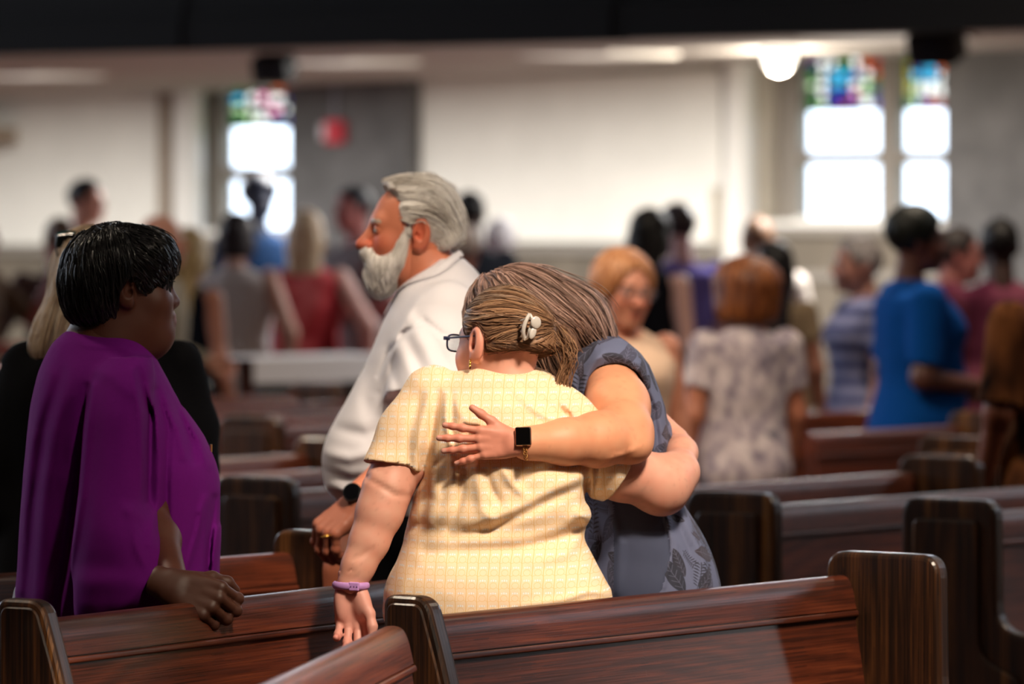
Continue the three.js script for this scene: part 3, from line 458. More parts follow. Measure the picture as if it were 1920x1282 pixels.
function handMesh(o, skin, cell = 0.0032) {
  const h = handField(o), g = meshField(h.f, [-0.04, -0.075, -0.11], [0.215, 0.11, 0.035], cell);
  paint(g, (x, y, z) => {
    let m = 1 + 0.16 * (fbm(x * 60, y * 60, z * 60) - 0.5), r = 0; for (const [p, a, s, rr] of h.tips) { const d = Math.hypot(x - p[0], y - p[1], z - p[2]); r = Math.max(r, Math.exp(-((d / 0.02) ** 2)));
      const q = [x - p[0], y - p[1], z - p[2]], nz = q[0] * Math.sin(a) + q[2] * Math.cos(a), along = q[0] * Math.cos(a) - q[2] * Math.sin(a); if (nz > rr * 0.45 && along > -0.009 && along < 0.0065 && Math.abs(q[1]) < 0.006) return o.nail ?? [skin[0] * 1.12, skin[1] * 1.05, skin[2] * 1.1]; }
    for (const pts of h.segs) for (const k of [1, 2]) { const d = Math.hypot(x - pts[k][0], y - pts[k][1], z - pts[k][2]); r = Math.max(r, 0.55 * Math.exp(-((d / 0.012) ** 2))); }
    return [skin[0] * m, skin[1] * m * (1 - 0.22 * r), skin[2] * m * (1 - 0.2 * r)];
  });
  return g;
}
// places a hand: wrist position, finger direction, back-of-hand direction, side (+1 right-handed thumb = +y as built)
function setHand(g0, wrist, dir, back, left, scale = 1) {
  const g = g0.clone(), X = new THREE.Vector3(...dir).normalize(), Zv = new THREE.Vector3(...back); Zv.addScaledVector(X, -Zv.dot(X)).normalize(); const Y = new THREE.Vector3().crossVectors(Zv, X);
  // built hand: thumb at +y with x forward and z back. x cross y = z, so seen from the back with fingers up the thumb is on the left: a right hand
  if (left) { g.scale(1, -1, 1); const ix = g.index.array; for (let i = 0; i < ix.length; i += 3) { const t = ix[i]; ix[i] = ix[i + 1]; ix[i + 1] = t; } const n = g.attributes.normal; }
  const m = new THREE.Matrix4().makeBasis(X, Y, Zv); m.scale(new THREE.Vector3(scale, scale, scale)); m.setPosition(...wrist); g.applyMatrix4(m); return g;
}
const xf = (g, pos, yaw, pitch = 0, roll = 0, s = 1) => { const m = new THREE.Matrix4().makeRotationFromEuler(new THREE.Euler(pitch, yaw, roll, 'YXZ')); m.scale(new THREE.Vector3(s, s, s)); m.setPosition(...pos); const h = g.clone(); h.applyMatrix4(m); return h; };
const headM = (pos, yaw, pitch = 0, roll = 0, s = 1) => { const m = new THREE.Matrix4().makeRotationFromEuler(new THREE.Euler(pitch, yaw, roll, 'YXZ')); m.scale(new THREE.Vector3(s, s, s)); m.setPosition(...pos); return m; };
// ---- strands: start on a mesh's vertices, follow a direction field, stay on the field's surface
function strands(f, base, n, o) {
  const p = base.attributes.position, pos = [], nor = [], col = [], idx = [], S = o.sides ?? 3, e = 0.002;
  const gr = (q) => { const gx = f(q[0] + e, q[1], q[2]) - f(q[0] - e, q[1], q[2]), gy = f(q[0], q[1] + e, q[2]) - f(q[0], q[1] - e, q[2]), gz = f(q[0], q[1], q[2] + e) - f(q[0], q[1], q[2] - e), l = Math.hypot(gx, gy, gz) || 1; return [gx / l, gy / l, gz / l]; };
  for (let s = 0; s < n; s++) {
    const i = Math.floor(rnd() * p.count); let q = [p.getX(i), p.getY(i), p.getZ(i)]; if (o.from && !o.from(...q)) continue;
    const lift = (o.lift ?? 0.001) + rnd() * (o.liftVar ?? 0.002), steps = Math.round((o.steps ?? 14) * (0.6 + rnd() * 0.6)), st = o.step ?? 0.012, pts = [], ph = rnd() * 6.28, fly = rnd() < (o.fly ?? 0) ? 1 : 0;
    let prev = null;
    for (let k = 0; k <= steps; k++) {
      const g = gr(q), d = f(...q), L = lift + fly * (k / steps) * (o.flyLift ?? 0.012); for (let c = 0; c < 3; c++) q[c] -= g[c] * (d - L);
      pts.push([...q]); if (o.stop && o.stop(...q)) break;
      let v = o.dir(q[0], q[1], q[2]); const w = o.wave ?? 0; if (w) { const a = Math.sin(k * (o.waveF ?? 0.9) + ph) * w; v = [v[0] + a * g[1] * v[2] - a * g[2] * v[1], v[1] + a * g[2] * v[0] - a * g[0] * v[2], v[2] + a * g[0] * v[1] - a * g[1] * v[0]]; }
      const dn = v[0] * g[0] + v[1] * g[1] + v[2] * g[2]; for (let c = 0; c < 3; c++) v[c] -= dn * g[c]; const l = Math.hypot(...v) || 1; v = v.map((t) => t / l); if (prev) { v = v.map((t, c) => t * 0.6 + prev[c] * 0.4); } prev = v; for (let c = 0; c < 3; c++) q[c] += v[c] * st + (rnd() - 0.5) * st * (o.jit ?? 0.08);
    }
    if (pts.length < 3) continue;
    const r0 = (o.r ?? 0.0011) * (0.6 + rnd() * 0.8), c = o.color(rnd(), pts[0]); const b0 = pos.length / 3;
    for (let k = 0; k < pts.length; k++) {
      const a = pts[Math.max(0, k - 1)], b = pts[Math.min(pts.length - 1, k + 1)], t = [b[0] - a[0], b[1] - a[1], b[2] - a[2]], tl = Math.hypot(...t) || 1, T = t.map((v) => v / tl), g = gr(pts[k]); let bx = T[1] * g[2] - T[2] * g[1], by = T[2] * g[0] - T[0] * g[2], bz = T[0] * g[1] - T[1] * g[0]; const bl = Math.hypot(bx, by, bz) || 1; bx /= bl; by /= bl; bz /= bl;
      const r = r0 * (k === pts.length - 1 ? 0.15 : 1 - 0.5 * k / pts.length);
      for (let j = 0; j < S; j++) { const an = j / S * 6.2832 + 0.5, cs = Math.cos(an), sn = Math.sin(an), n3 = [g[0] * sn + bx * cs, g[1] * sn + by * cs, g[2] * sn + bz * cs]; pos.push(pts[k][0] + n3[0] * r, pts[k][1] + n3[1] * r, pts[k][2] + n3[2] * r); nor.push(...n3); col.push(...c); }
      if (k) for (let j = 0; j < S; j++) { const A0 = b0 + (k - 1) * S + j, B0 = b0 + (k - 1) * S + (j + 1) % S, C0 = A0 + S, D0 = B0 + S; idx.push(A0, C0, B0, B0, C0, D0); }
    }
  }
  const g = new THREE.BufferGeometry(); g.setAttribute('position', new THREE.BufferAttribute(new Float32Array(pos), 3)); g.setAttribute('normal', new THREE.BufferAttribute(new Float32Array(nor), 3)); g.setAttribute('color', new THREE.BufferAttribute(new Float32Array(col), 3)); g.setIndex(idx); return g;
}
const VC = { skin: std({ vertexColors: true, roughness: 0.52 }), hair: phy({ vertexColors: true, roughness: 0.5, specularIntensity: 0.6, side: THREE.DoubleSide }), cloth: phy({ vertexColors: true, roughness: 0.95, specularIntensity: 0.2 }), satin: std({ vertexColors: true, roughness: 0.6 }) };
// ---------------------------------------------------------------- people. Generic standing figure, local +z is where it faces, feet on the floor.
const headGeoCache = {};
function headGeo(key, o, cell) { const k = key + cell; if (!headGeoCache[k]) headGeoCache[k] = meshField(headField(o), [-0.1, -0.19, -0.13], [0.1, 0.13, 0.14], cell); return headGeoCache[k].clone(); }
const handCache = {};
function handGeo(key, skin, cell = 0.005) { const k = key + skin.join() + cell; if (!handCache[k]) handCache[k] = handMesh(key === 'flat' ? { curl: [[8, 10, 8], [6, 10, 8], [8, 10, 8], [10, 12, 8]] } : key === 'hold' ? { curl: [[40, 55, 30], [45, 55, 30], [48, 55, 30], [50, 55, 30]], thumb: [[0.06, 0.042, -0.028], [0.085, 0.04, -0.045], [0.1, 0.034, -0.055]] } : { curl: [[18, 25, 15], [22, 28, 15], [26, 30, 18], [30, 32, 18]], thumb: [[0.06, 0.045, -0.02], [0.088, 0.054, -0.03], [0.108, 0.055, -0.036]] }, skin, cell); return handCache[k]; }
// hair in head space
const faceCut = (c = 0.016) => (x, y, z) => z * 0.8 - y * 0.6 - c;
function hairField(type) {
  const skull = ell([0, 0.032, -0.014], [0.082, 0.094, 0.107]);
  if (type === 'short') return INT(INT(skull, faceCut(0.014), 0.015), (x, y, z) => -0.045 - y + (z > 0 ? 0 : 0) - Math.max(0, -z) * 0.12, 0.015);
  if (type === 'crop') return INT(INT(OFF(skull, -0.004), faceCut(0.006), 0.012), (x, y, z) => -0.03 - y, 0.015);
  if (type === 'bald') return INT(INT(OFF(skull, -0.003), (x, y, z) => y - 0.03, 0.01), INT(faceCut(0.0), (x, y, z) => -0.05 - y, 0.01), 0.01);
  if (type === 'full') return INT(INT(ell([0, 0.045, -0.02], [0.094, 0.1, 0.115]), faceCut(0.022), 0.015), (x, y, z) => -0.06 - y, 0.02);
  const cutF = SUBT(SU(0.03, OFF(skull, 0.006), ell([0, -0.045, -0.012], [0.095, 0.09, 0.1])), ell([0, -0.05, 0.105], [0.062, 0.125, 0.1]), 0.015);
  if (type === 'bob') return INT(cutF, (x, y, z) => -0.105 - y, 0.02);
  if (type === 'long') return SU(0.04, INT(cutF, (x, y, z) => -0.1 - y, 0.02), loft([[-0.36, 0, 0.055, -0.085, 0.02], [-0.3, 0, 0.075, -0.09, 0.028], [-0.2, 0, 0.085, -0.085, 0.035], [-0.08, 0, 0.088, -0.06, 0.05], [0.0, 0, 0.08, -0.04, 0.06]], 2.2));
  if (type === 'wave') return INT(SUBT(ell([0, 0.03, -0.02], [0.099, 0.108, 0.115]), ell([0, -0.045, 0.11], [0.068, 0.128, 0.092]), 0.02), (x, y, z) => -0.075 - y, 0.03);
  if (type === 'curl') return INT(SUBT(ell([0, 0.03, -0.015], [0.105, 0.115, 0.12]), ell([0, -0.045, 0.115], [0.06, 0.115, 0.1]), 0.02), (x, y, z) => -0.1 - y, 0.03);
  return skull;
}
const hairCache = {};
function hairGeo(type, cell = 0.007) { const k = type + cell; if (!hairCache[k]) { const base = hairField(type), amp = type === 'curl' ? 0.008 : 0.0035, fq = type === 'curl' ? 40 : 90; const f = (x, y, z) => { const d = base(x, y, z); return d < 0.03 && d > -0.03 ? d - amp * (noise3(x * fq + z * 20, y * fq * 0.25, z * fq) - 0.4) : d; }; hairCache[k] = meshField(f, [-0.13, type === 'long' ? -0.4 : -0.15, -0.16], [0.13, 0.17, 0.13], cell); } return hairCache[k].clone(); }
function shoeGeo() { if (!shoeGeo.g) { const f = SU(0.03, ell([0, 0.035, 0.07], [0.044, 0.035, 0.085]), ell([0, 0.045, -0.02], [0.036, 0.045, 0.055])); shoeGeo.g = meshField(INT(f, (x, y, z) => 0.002 - y, 0.004), [-0.06, -0.01, -0.1], [0.06, 0.11, 0.17], 0.012); } return shoeGeo.g; }
const shoeMat = std({ color: '#241d1b', roughness: 0.5 });
const ARM = { down: [[0.03, -0.165, -0.012], [0.045, -0.315, 0.03]], bent: [[0.03, -0.16, -0.015], [-0.02, -0.2, 0.13]], fold: [[0.035, -0.155, 0.01], [-0.085, -0.15, 0.12]], out: [[0.075, -0.145, 0.02], [0.1, -0.26, 0.1]], up: [[0.05, -0.13, 0.09], [0.05, -0.0, 0.16]], hip: [[0.1, -0.14, -0.04], [0.01, -0.24, 0.0]], hug: [[0.06, -0.06, 0.14], [-0.04, -0.03, 0.26]] };
const footW = (X, Z) => X * WD[0] + Z * WD[1];
function person(o) {
  const s = o.s, Z = F / s, X = (o.px - 960) / s, hy = CAM_Y - (o.py - HORIZON) / s, hs = o.hs ?? 1, H = hy + 0.115 * hs, b = o.b ?? 1, yaw = rad(o.yaw), g = thing('person', o.label, 'person', [X, 0, -Z], yaw, o.group);
  const skin = srgb(o.skin), topC = srgb(o.top), k = H / 1.72, cell = o.cell ?? 0.014;
  const fem = o.fem ?? 0;
  const sx = 0.108 * H * b * (fem ? 0.94 : 1.05), sy = 0.812 * H, belly = o.belly ?? 0;
  const rows = (q, e = 0) => [
    [0.845 * H, 0, 0.034 * H, -0.02 * k, 0.036 * H], [0.826 * H, 0, 0.062 * H * b, -0.018 * k, 0.042 * H], [0.805 * H, 0, 0.108 * H * b * (fem ? 0.94 : 1.04), -0.012 * k, 0.052 * H * b],
    [0.74 * H, 0, 0.104 * H * b, 0.008 * k + fem * 0.012, (0.064 + fem * 0.008) * H * b], [0.68 * H, 0, 0.094 * H * b, 0.008 * k + belly * 0.3, 0.064 * H * b + belly * 0.4], [0.62 * H, 0, 0.088 * H * b, 0.006 * k + belly, 0.061 * H * b + belly], [0.55 * H, 0, 0.102 * H * b, belly * 0.5, 0.07 * H * b + belly * 0.5], [0.5 * H, 0, 0.104 * H * b, -0.008 * k, 0.073 * H * b], [0.465 * H, 0, 0.098 * H * b, -0.005 * k, 0.068 * H * b]].map((r) => [r[0], r[1], r[2] + e, r[3], r[4] + e]);
  const torso = loft(rows(0, -0.013), 2.2);
  const arms = [], armJ = [];
  for (const [side, spec] of [[1, o.armL ?? 'down'], [-1, o.armR ?? 'down']]) { const a = Array.isArray(spec) ? spec : ARM[spec], S = [side * sx * 0.93, sy - 0.012 * H, -0.012], E = [S[0] + side * a[0][0] * H, S[1] + a[0][1] * H, S[2] + a[0][2] * H], Wr = [S[0] + side * a[1][0] * H, S[1] + a[1][1] * H, S[2] + a[1][2] * H]; armJ.push([side, S, E, Wr]); arms.push(chain([[S, 0.03 * H * (0.5 + 0.5 * b)], [E, 0.0225 * H * (0.5 + 0.5 * b)], [Wr, 0.0165 * H]], 0.03)); }
  const legs = [1, -1].map((d) => chain([[[d * 0.052 * H, 0.49 * H, -0.01], 0.05 * H], [[d * 0.05 * H, 0.275 * H, 0.0], 0.034 * H], [[d * 0.05 * H, 0.05 * H, -0.02], 0.023 * H]], 0.03));
  const feet = [1, -1].map((d) => cap([d * 0.05 * H, 0.03, -0.03], [d * 0.056 * H, 0.022, 0.09 * k], 0.028, 0.02));
  const headPos = [0, hy, (o.lean ?? 0) + 0.012 * k], neckF = cap([0, hy - 0.08, headPos[2] - 0.03], [0, 0.82 * H, -0.02 * k], 0.05 * k, 0.058 * k);
  const F0 = SU(0.03, torso, neckF, arms[0], arms[1], SU(0.03, ...legs), ...feet);
  const lo = [-0.52, -0.01, -0.42], hi = [0.52, hy - 0.06, 0.52], skinFn = (x, y, z) => { const m = 1 + 0.1 * (fbm(x * 30, y * 30, z * 30) - 0.5); return [skin[0] * m, skin[1] * m, skin[2] * m]; };
  const list = [paint(meshField(F0, lo, hi, cell), skinFn)];
  const HM = headM(headPos, rad(o.headYaw ?? 0), rad(o.headPitch ?? 0), rad(o.headRoll ?? 0), hs);
  const hg = paint(headGeo(o.face ?? (fem ? 'fem' : 'man'), o.head ?? (fem ? { jaw: 0.9, nose: 0.9, brow: 0.85, neck: 0.047 } : { jaw: 1.08 }), o.headCell ?? 0.006), headPaint(skin, { browColor: o.hairColor ? srgb(o.hairColor).map((c) => c * 0.6) : undefined, flush: 0.6 })); hg.applyMatrix4(HM); list.push(hg);
  for (const [side, S, E, Wr] of armJ) { const d = [Wr[0] - E[0], Wr[1] - E[1], Wr[2] - E[2]]; list.push(setHand(handGeo(o.hand ?? 'relax', skin), Wr, d, o.back ? o.back : [side, 0.15, 0.3], side > 0, k * 0.98)); }
  part('body', merge(list), VC.skin, g);
  // clothing
  const slv = o.sleeve ?? 0.55, sleeves = armJ.map(([side, S, E, Wr]) => { if (slv <= 0) return null; const t = Math.min(1, slv), e = [0, 1, 2].map((c) => lerp(S[c], E[c], t)), fs = [cap(S, e, 0.036 * H * (0.5 + 0.5 * b), (slv < 1 ? 0.034 : 0.029) * H * (0.5 + 0.5 * b))]; if (slv > 1) { const w = [0, 1, 2].map((c) => lerp(E[c], Wr[c], slv - 1)); fs.push(cap(E, w, 0.029 * H, 0.023 * H)); } const end = slv > 1 ? [0, 1, 2].map((c) => lerp(E[c], Wr[c], slv - 1)) : e, n = slv > 1 ? [Wr[0] - E[0], Wr[1] - E[1], Wr[2] - E[2]] : [E[0] - S[0], E[1] - S[1], E[2] - S[2]]; return INT(SU(0.02, ...fs), plane(end, n)); }).filter(Boolean);
  const hem = (o.hem ?? (o.bottom === 'dress' ? 0.3 : 0.47)) * H, top = [...rows(0, 0.004)];
  let rr = top.filter((r) => r[0] > hem + 0.02);
  if (o.bottom === 'dress') rr.push([0.42 * H, 0, 0.108 * H * b, 0, 0.08 * H], [0.35 * H, 0, 0.118 * H * b, 0, 0.092 * H], [hem, 0, 0.125 * H * b, 0, 0.1 * H]); else { const l = top.find((r) => r[0] <= hem + 0.02) ?? top[top.length - 1]; rr.push([hem, l[1], l[2] + 0.006, l[3], l[4] + 0.006]); }
  let cl = loft(rr, 2.2); cl = SU(0.035, cl, ...sleeves);
  const neckDrop = o.neckline ?? 0.03; cl = SUBT(cl, ell([0, 0.858 * H, 0.01], [0.05 * k + neckDrop * 0.4, neckDrop * k + 0.03, 0.06 * k + neckDrop * 0.5]), 0.006);
  if (o.tank) for (const d of [1, -1]) cl = SUBT(cl, ell([d * (sx + 0.035), sy + 0.02, 0], [0.075, 0.1, 0.14]), 0.01);
  const wr = o.wrinkle ?? 0.004, sd = X * 7 + Z * 3; const clf = (x, y, z) => { const d = cl(x, y, z); return Math.abs(d) < 0.05 ? d - wr * (noise3(x * 9 + y * 5 + sd, y * 8 - x * 6, z * 9) + 0.5 * noise3(x * 22 + y * 12, y * 15 + sd, z * 20) - 0.7) : d; };
  const pat = o.pattern ?? (() => topC); const cg = paint(meshField(clf, [-0.52, hem - 0.02, -0.42], [0.52, 0.87 * H, 0.52], cell * 0.92), pat); part(o.bottom === 'dress' ? 'dress' : 'shirt', cg, VC.cloth, g);
  if (o.bottom !== 'dress') { const bc = srgb(o.bottomColor ?? '#20222c'); const tr = SU(0.03, loft([[0.6 * H, 0, 0.086 * H * b, 0, 0.062 * H * b], [0.55 * H, 0, 0.1 * H * b, 0, 0.07 * H * b], [0.48 * H, 0, 0.1 * H * b, -0.005, 0.072 * H * b], [0.44 * H, 0, 0.094 * H * b, 0, 0.066 * H * b]], 2.2), ...[1, -1].map((d) => chain([[[d * 0.052 * H, 0.47 * H, -0.008], 0.055 * H], [[d * 0.05 * H, 0.27 * H, 0], 0.042 * H], [[d * 0.05 * H, 0.055 * H, -0.02], 0.034 * H]], 0.02))); part('trousers', paint(meshField(tr, [-0.35, 0, -0.3], [0.35, 0.62 * H, 0.3], cell), plain(bc)), VC.cloth, g); }
  for (const d of [1, -1]) { const sh = part('shoe', shoeGeo(), shoeMat, g); sh.position.set(d * 0.053 * H, 0, 0); sh.scale.setScalar(k); }
  // hair
  if (o.hair && o.hair !== 'none') { const hc = srgb(o.hairColor), hl = o.hairLight ? srgb(o.hairLight) : hc.map((c) => c * 1.5 + 0.01); const h = paint(hairGeo(o.hair, o.hairCell ?? 0.007), (x, y, z) => { const t = noise3(x * 120 + z * 60, y * 14, z * 120 - x * 60); return [0, 1, 2].map((c) => lerp(hc[c], hl[c], t * t)); }); if (o.hairScale) h.scale(...o.hairScale); h.applyMatrix4(HM); part('hair', h, VC.hair, g); }
  if (o.glasses) { const f = glassesGeo(o.glassesR ?? 0.019); f.applyMatrix4(HM); part('glasses', f, std({ color: o.glassColor ?? '#2a2a33', roughness: 0.35 }), g); }
  if (o.extra) o.extra(g, { H, k, hy, HM, armJ, sx, sy });
  return g;
}
function glassesGeo(r) {
  const gs = []; for (const s of [-1, 1]) { const pts = []; for (let i = 0; i < 20; i++) { const a = i / 20 * 6.2832, c = Math.cos(a), n = Math.sin(a), e = 0.6; pts.push(new THREE.Vector3(Math.sign(c) * Math.abs(c) ** e * r * 1.15, Math.sign(n) * Math.abs(n) ** e * r * 0.85, 0)); } const t = new THREE.TubeGeometry(new THREE.CatmullRomCurve3(pts, true), 40, 0.002, 6, true); t.translate(s * 0.032, 0.0, 0.101); gs.push(t.toNonIndexed()); const arm = new THREE.CylinderGeometry(0.0018, 0.0022, 0.115, 6); arm.rotateX(Math.PI / 2); arm.rotateY(-s * 0.12); arm.translate(s * 0.066, 0.008, 0.044); gs.push(arm.toNonIndexed()); const hg = new THREE.BoxGeometry(0.012, 0.007, 0.006); hg.translate(s * 0.0575, 0.008, 0.099); gs.push(hg.toNonIndexed()); }
  const br = new THREE.TorusGeometry(0.009, 0.0018, 6, 14, Math.PI); br.translate(0, 0.0, 0.104); gs.push(br.toNonIndexed()); return merge(gs);
}
// ---------------------------------------------------------------- the congregation, far to near. px, py: centre of the head in the photograph; s: pixels per metre there
const mott = (cols, fx, fy, fz, bias = 0) => { const C = cols.map(srgb); return (x, y, z) => { const t = clamp(fbm(x * fx + 3, y * fy, z * fz) * 1.9 - 0.45 + bias, 0, 0.999) * (C.length - 1), i = Math.floor(t); return [0, 1, 2].map((c) => lerp(C[i][c], C[Math.min(C.length - 1, i + 1)][c], t - i)); }; };
const stripes = (a, b, w) => { const A1 = srgb(a), B1 = srgb(b); return (x, y, z) => { const t = 0.5 + 0.5 * Math.sin(y / w * 6.2832); return [0, 1, 2].map((c) => lerp(A1[c], B1[c], t > 0.55 ? 1 : t < 0.45 ? 0 : 0.5)); }; };
// beneath the single window
person({ px: 160, py: 378, s: 348, yaw: 60, skin: '#c98d78', hair: 'short', hairColor: '#141013', top: '#c8bcae', bottomColor: '#3a3634', label: 'dark-haired man in a pale collared shirt standing before the cream plaster bay' });
person({ px: 112, py: 452, s: 372, yaw: 200, b: 1.1, skin: '#8d5644', hair: 'crop', hairColor: '#5b4334', top: '#54423f', bottomColor: '#3a3436', armL: 'out', armR: 'out', sleeve: 1.3, label: 'person in a dusky brown top, close behind the blonde hair of the woman in black' });
person({ px: -46, py: 440, s: 380, yaw: 70, skin: '#a85a55', hair: 'short', hairColor: '#2c2220', top: '#6d5a4c', armL: [[0.06, -0.12, 0.11], [0.05, 0.02, 0.2]], armR: 'bent', sleeve: 0.9, label: 'person at the picture edge raising a reddish bare forearm' });
person({ px: 300, py: 452, s: 420, yaw: 75, skin: '#c78f7d', hair: 'bald', hairColor: '#cfc6c0', hairLight: '#efe9e4', top: '#8f887c', bottomColor: '#2f4058', sleeve: 1.9, armL: 'bent', label: 'balding elderly man with white side hair, just past the face of the woman in purple' });
person({ px: 352, py: 478, s: 405, yaw: 150, fem: 1, skin: '#a46a55', hair: 'long', hairColor: '#8a7046', hairLight: '#e8d2a4', top: '#10131f', bottom: 'dress', sleeve: 0, tank: 1, armL: 'hip', armR: 'down', label: 'blonde woman in a sleeveless navy dress' });
person({ px: 486, py: 372, s: 335, yaw: 20, skin: '#28324a', hair: 'full', hairScale: [1.15, 1, 1.1], hairColor: '#131a2c', top: '#1d3557', sleeve: 1.6, bottomColor: '#1a2438', label: 'man in dark blue silhouetted against the bright lower sash of the single window' });  // skin toned dark blue for the shade of the backlit figure
person({ px: 443, py: 446, s: 378, yaw: 165, fem: 1, skin: '#b88674', hair: 'bob', hairColor: '#2b2326', top: '#c9bfbe', bottom: 'dress', sleeve: 0, tank: 1, b: 1.12, armL: [[0.05, -0.15, -0.03], [0.03, -0.27, 0.06]], armR: [[0.07, -0.15, -0.02], [0.04, -0.3, 0.06]], label: 'dark-haired woman in a sleeveless pale grey dress' });
person({ px: 573, py: 440, s: 372, yaw: 175, fem: 1, skin: '#cf9d93', hair: 'long', hairColor: '#9a7a5a', hairLight: '#f2dfc2', top: '#a8323a', bottom: 'dress', sleeve: 0, tank: 1, b: 1.1, armR: [[0.09, -0.14, -0.03], [0.09, -0.27, 0.05]], armL: 'hip', pattern: mott(['#7a1f28', '#b23a40', '#e0777a'], 9, 7, 9), label: 'blonde woman in a red sleeveless dress with a bare pale arm' });
person({ px: 664, py: 392, s: 362, yaw: -50, b: 1.15, skin: '#9c5a55', hair: 'short', hairColor: '#181a22', top: '#7b7678', bottomColor: '#10162a', sleeve: 0.6, armL: 'fold', armR: 'fold', label: 'dark-haired man in a grey short-sleeved shirt with folded arms, before the grey stone pier' });
person({ px: 880, py: 402, s: 368, yaw: 200, b: 1.0, skin: '#3a2620', hair: 'crop', hairColor: '#0b090a', top: '#14161c', sleeve: 0.6, bottomColor: '#2a2320', label: 'dark-skinned person in black, standing before the white bay behind the bearded man' });
person({ px: 938, py: 452, s: 360, yaw: 190, b: 0.9, fem: 1, skin: '#9a8f90', hair: 'short', hairColor: '#b9b4b6', top: '#b9b5c4', bottom: 'dress', label: 'small person in pale lilac beside the person in black' });
person({ px: 862, py: 470, s: 438, yaw: 170, skin: '#8a5347', hair: 'short', hairColor: '#77696a', hairLight: '#dcd6d6', top: '#5d5560', bottomColor: '#222', label: 'grey-haired person mostly hidden by the head of the bearded man' });
// beneath the white bay and the paired windows
person({ px: 1218, py: 442, s: 412, yaw: 150, fem: 1, skin: '#b78f88', hair: 'long', hairColor: '#0c0a0c', top: '#0d0d14', bottom: 'dress', sleeve: 0, tank: 1, armL: [[0.06, -0.155, 0.0], [0.07, -0.32, 0.03]], label: 'woman with long black hair in a sleeveless black dress' });
person({ px: 1270, py: 428, s: 392, yaw: 215, b: 1.15, skin: '#b08a92', hair: 'short', hairColor: '#2a2024', top: '#5b5194', bottomColor: '#5d5b66', sleeve: 0.7, label: 'man in a violet short-sleeved shirt beside the woman with long black hair' });
person({ px: 1420, py: 452, s: 378, yaw: 185, b: 1.1, skin: '#9c7357', hair: 'crop', hairColor: '#6e4e36', top: '#cbbfb4', bottomColor: '#5a4a40', sleeve: 0.8, label: 'brown-haired man in a pale shirt under the white pilaster' });
person({ px: 1452, py: 505, s: 420, yaw: 170, fem: 1, skin: '#8a5a48', hair: 'long', hairColor: '#0d0b0f', top: '#7b6a55', bottomColor: '#3a332c', sleeve: 0.5, label: 'woman with long dark hair in a tan top behind the woman with the copper bob' });
person({ px: 1610, py: 498, s: 436, yaw: -75, fem: 1, b: 1.12, skin: '#a5766a', hair: 'short', hairColor: '#5c5658', hairLight: '#b9b2b4', top: '#59608a', bottomColor: '#d4d2dc', sleeve: 0.6, hem: 0.5, armL: 'down', pattern: stripes('#4b5179', '#8d90b4', 0.075), extra: (g, q) => {}, label: 'grey-haired woman in a blue striped top and white trousers' });
person({ px: 1792, py: 478, s: 432, yaw: 95, skin: '#a96f6a', hair: 'short', hairColor: '#2f2829', top: '#b7848c', glasses: 1, bottomColor: '#333', label: 'person with flushed face and glasses between the woman in blue and the maroon shirt' });
person({ px: 1874, py: 462, s: 442, yaw: 185, b: 1.22, skin: '#3a2522', hair: 'short', hairColor: '#0d0a0c', top: '#5a2338', bottomColor: '#2b2024', sleeve: 0.8, pattern: mott(['#45172b', '#5f2a40', '#7d4456'], 10, 8, 10), label: 'dark-haired man seen from behind in a mottled maroon shirt' });
person({ px: 1716, py: 452, s: 494, yaw: 102, fem: 1, b: 1.34, belly: 0.02, skin: '#5a3328', hair: 'full', hairColor: '#0b0e0c', hairLight: '#161d19', top: '#08468f', bottom: 'dress', sleeve: 0.85, hem: 0.33, armR: [[0.03, -0.17, -0.02], [-0.03, -0.195, 0.14]], armL: 'bent', hand: 'hold', cell: 0.011, label: 'woman with short dark hair in a bright blue dress, forearm held forward' });
person({ px: 2004, py: 470, s: 604, yaw: 200, fem: 1, b: 1.3, skin: '#6d3a26', hair: 'full', hairColor: '#120d0c', top: '#6d452b', bottom: 'dress', sleeve: 0.9, pattern: mott(['#140b09', '#5a3520', '#7d4d2c', '#1c0e0b'], 12, 6, 12), cell: 0.011, label: 'person in a brown and black patterned top at the picture edge' });
person({ px: 1168, py: 545, s: 565, yaw: 14, fem: 1, b: 1.04, hs: 1.05, headYaw: 14, headPitch: 6, headRoll: -4, skin: '#c8866c', hair: 'wave', hairScale: [1.06, 1.0, 1], hairColor: '#8a5230', hairLight: '#dba271', top: '#d8b8a0', bottomColor: '#4b3a34', sleeve: 0, tank: 1, neckline: 0.06, glasses: 1, glassColor: '#6a6470', cell: 0.011, headCell: 0.004, hairCell: 0.005, wrinkle: 0.002, label: 'smiling woman with short strawberry blonde hair and glasses, facing the camera' });
person({ px: 1396, py: 551, s: 520, yaw: 196, fem: 1, b: 1.1, headYaw: 38, skin: '#a9694f', hair: 'bob', hairScale: [1.3, 1.08, 1.22], hairColor: '#4a2210', hairLight: '#a4622f', top: '#c9b3a8', bottomColor: '#6d6a76', sleeve: 0.6, hem: 0.44, armL: 'down', armR: [[0.03, -0.165, 0.02], [0.02, -0.31, 0.07]], pattern: mott(['#6a6072', '#8f8590', '#b9abb0', '#cfc3c4'], 34, 26, 34, 0.06), cell: 0.011, hairCell: 0.005, wrinkle: 0.012, label: 'woman with a copper bob in a mottled grey and cream T-shirt, seen from behind' });
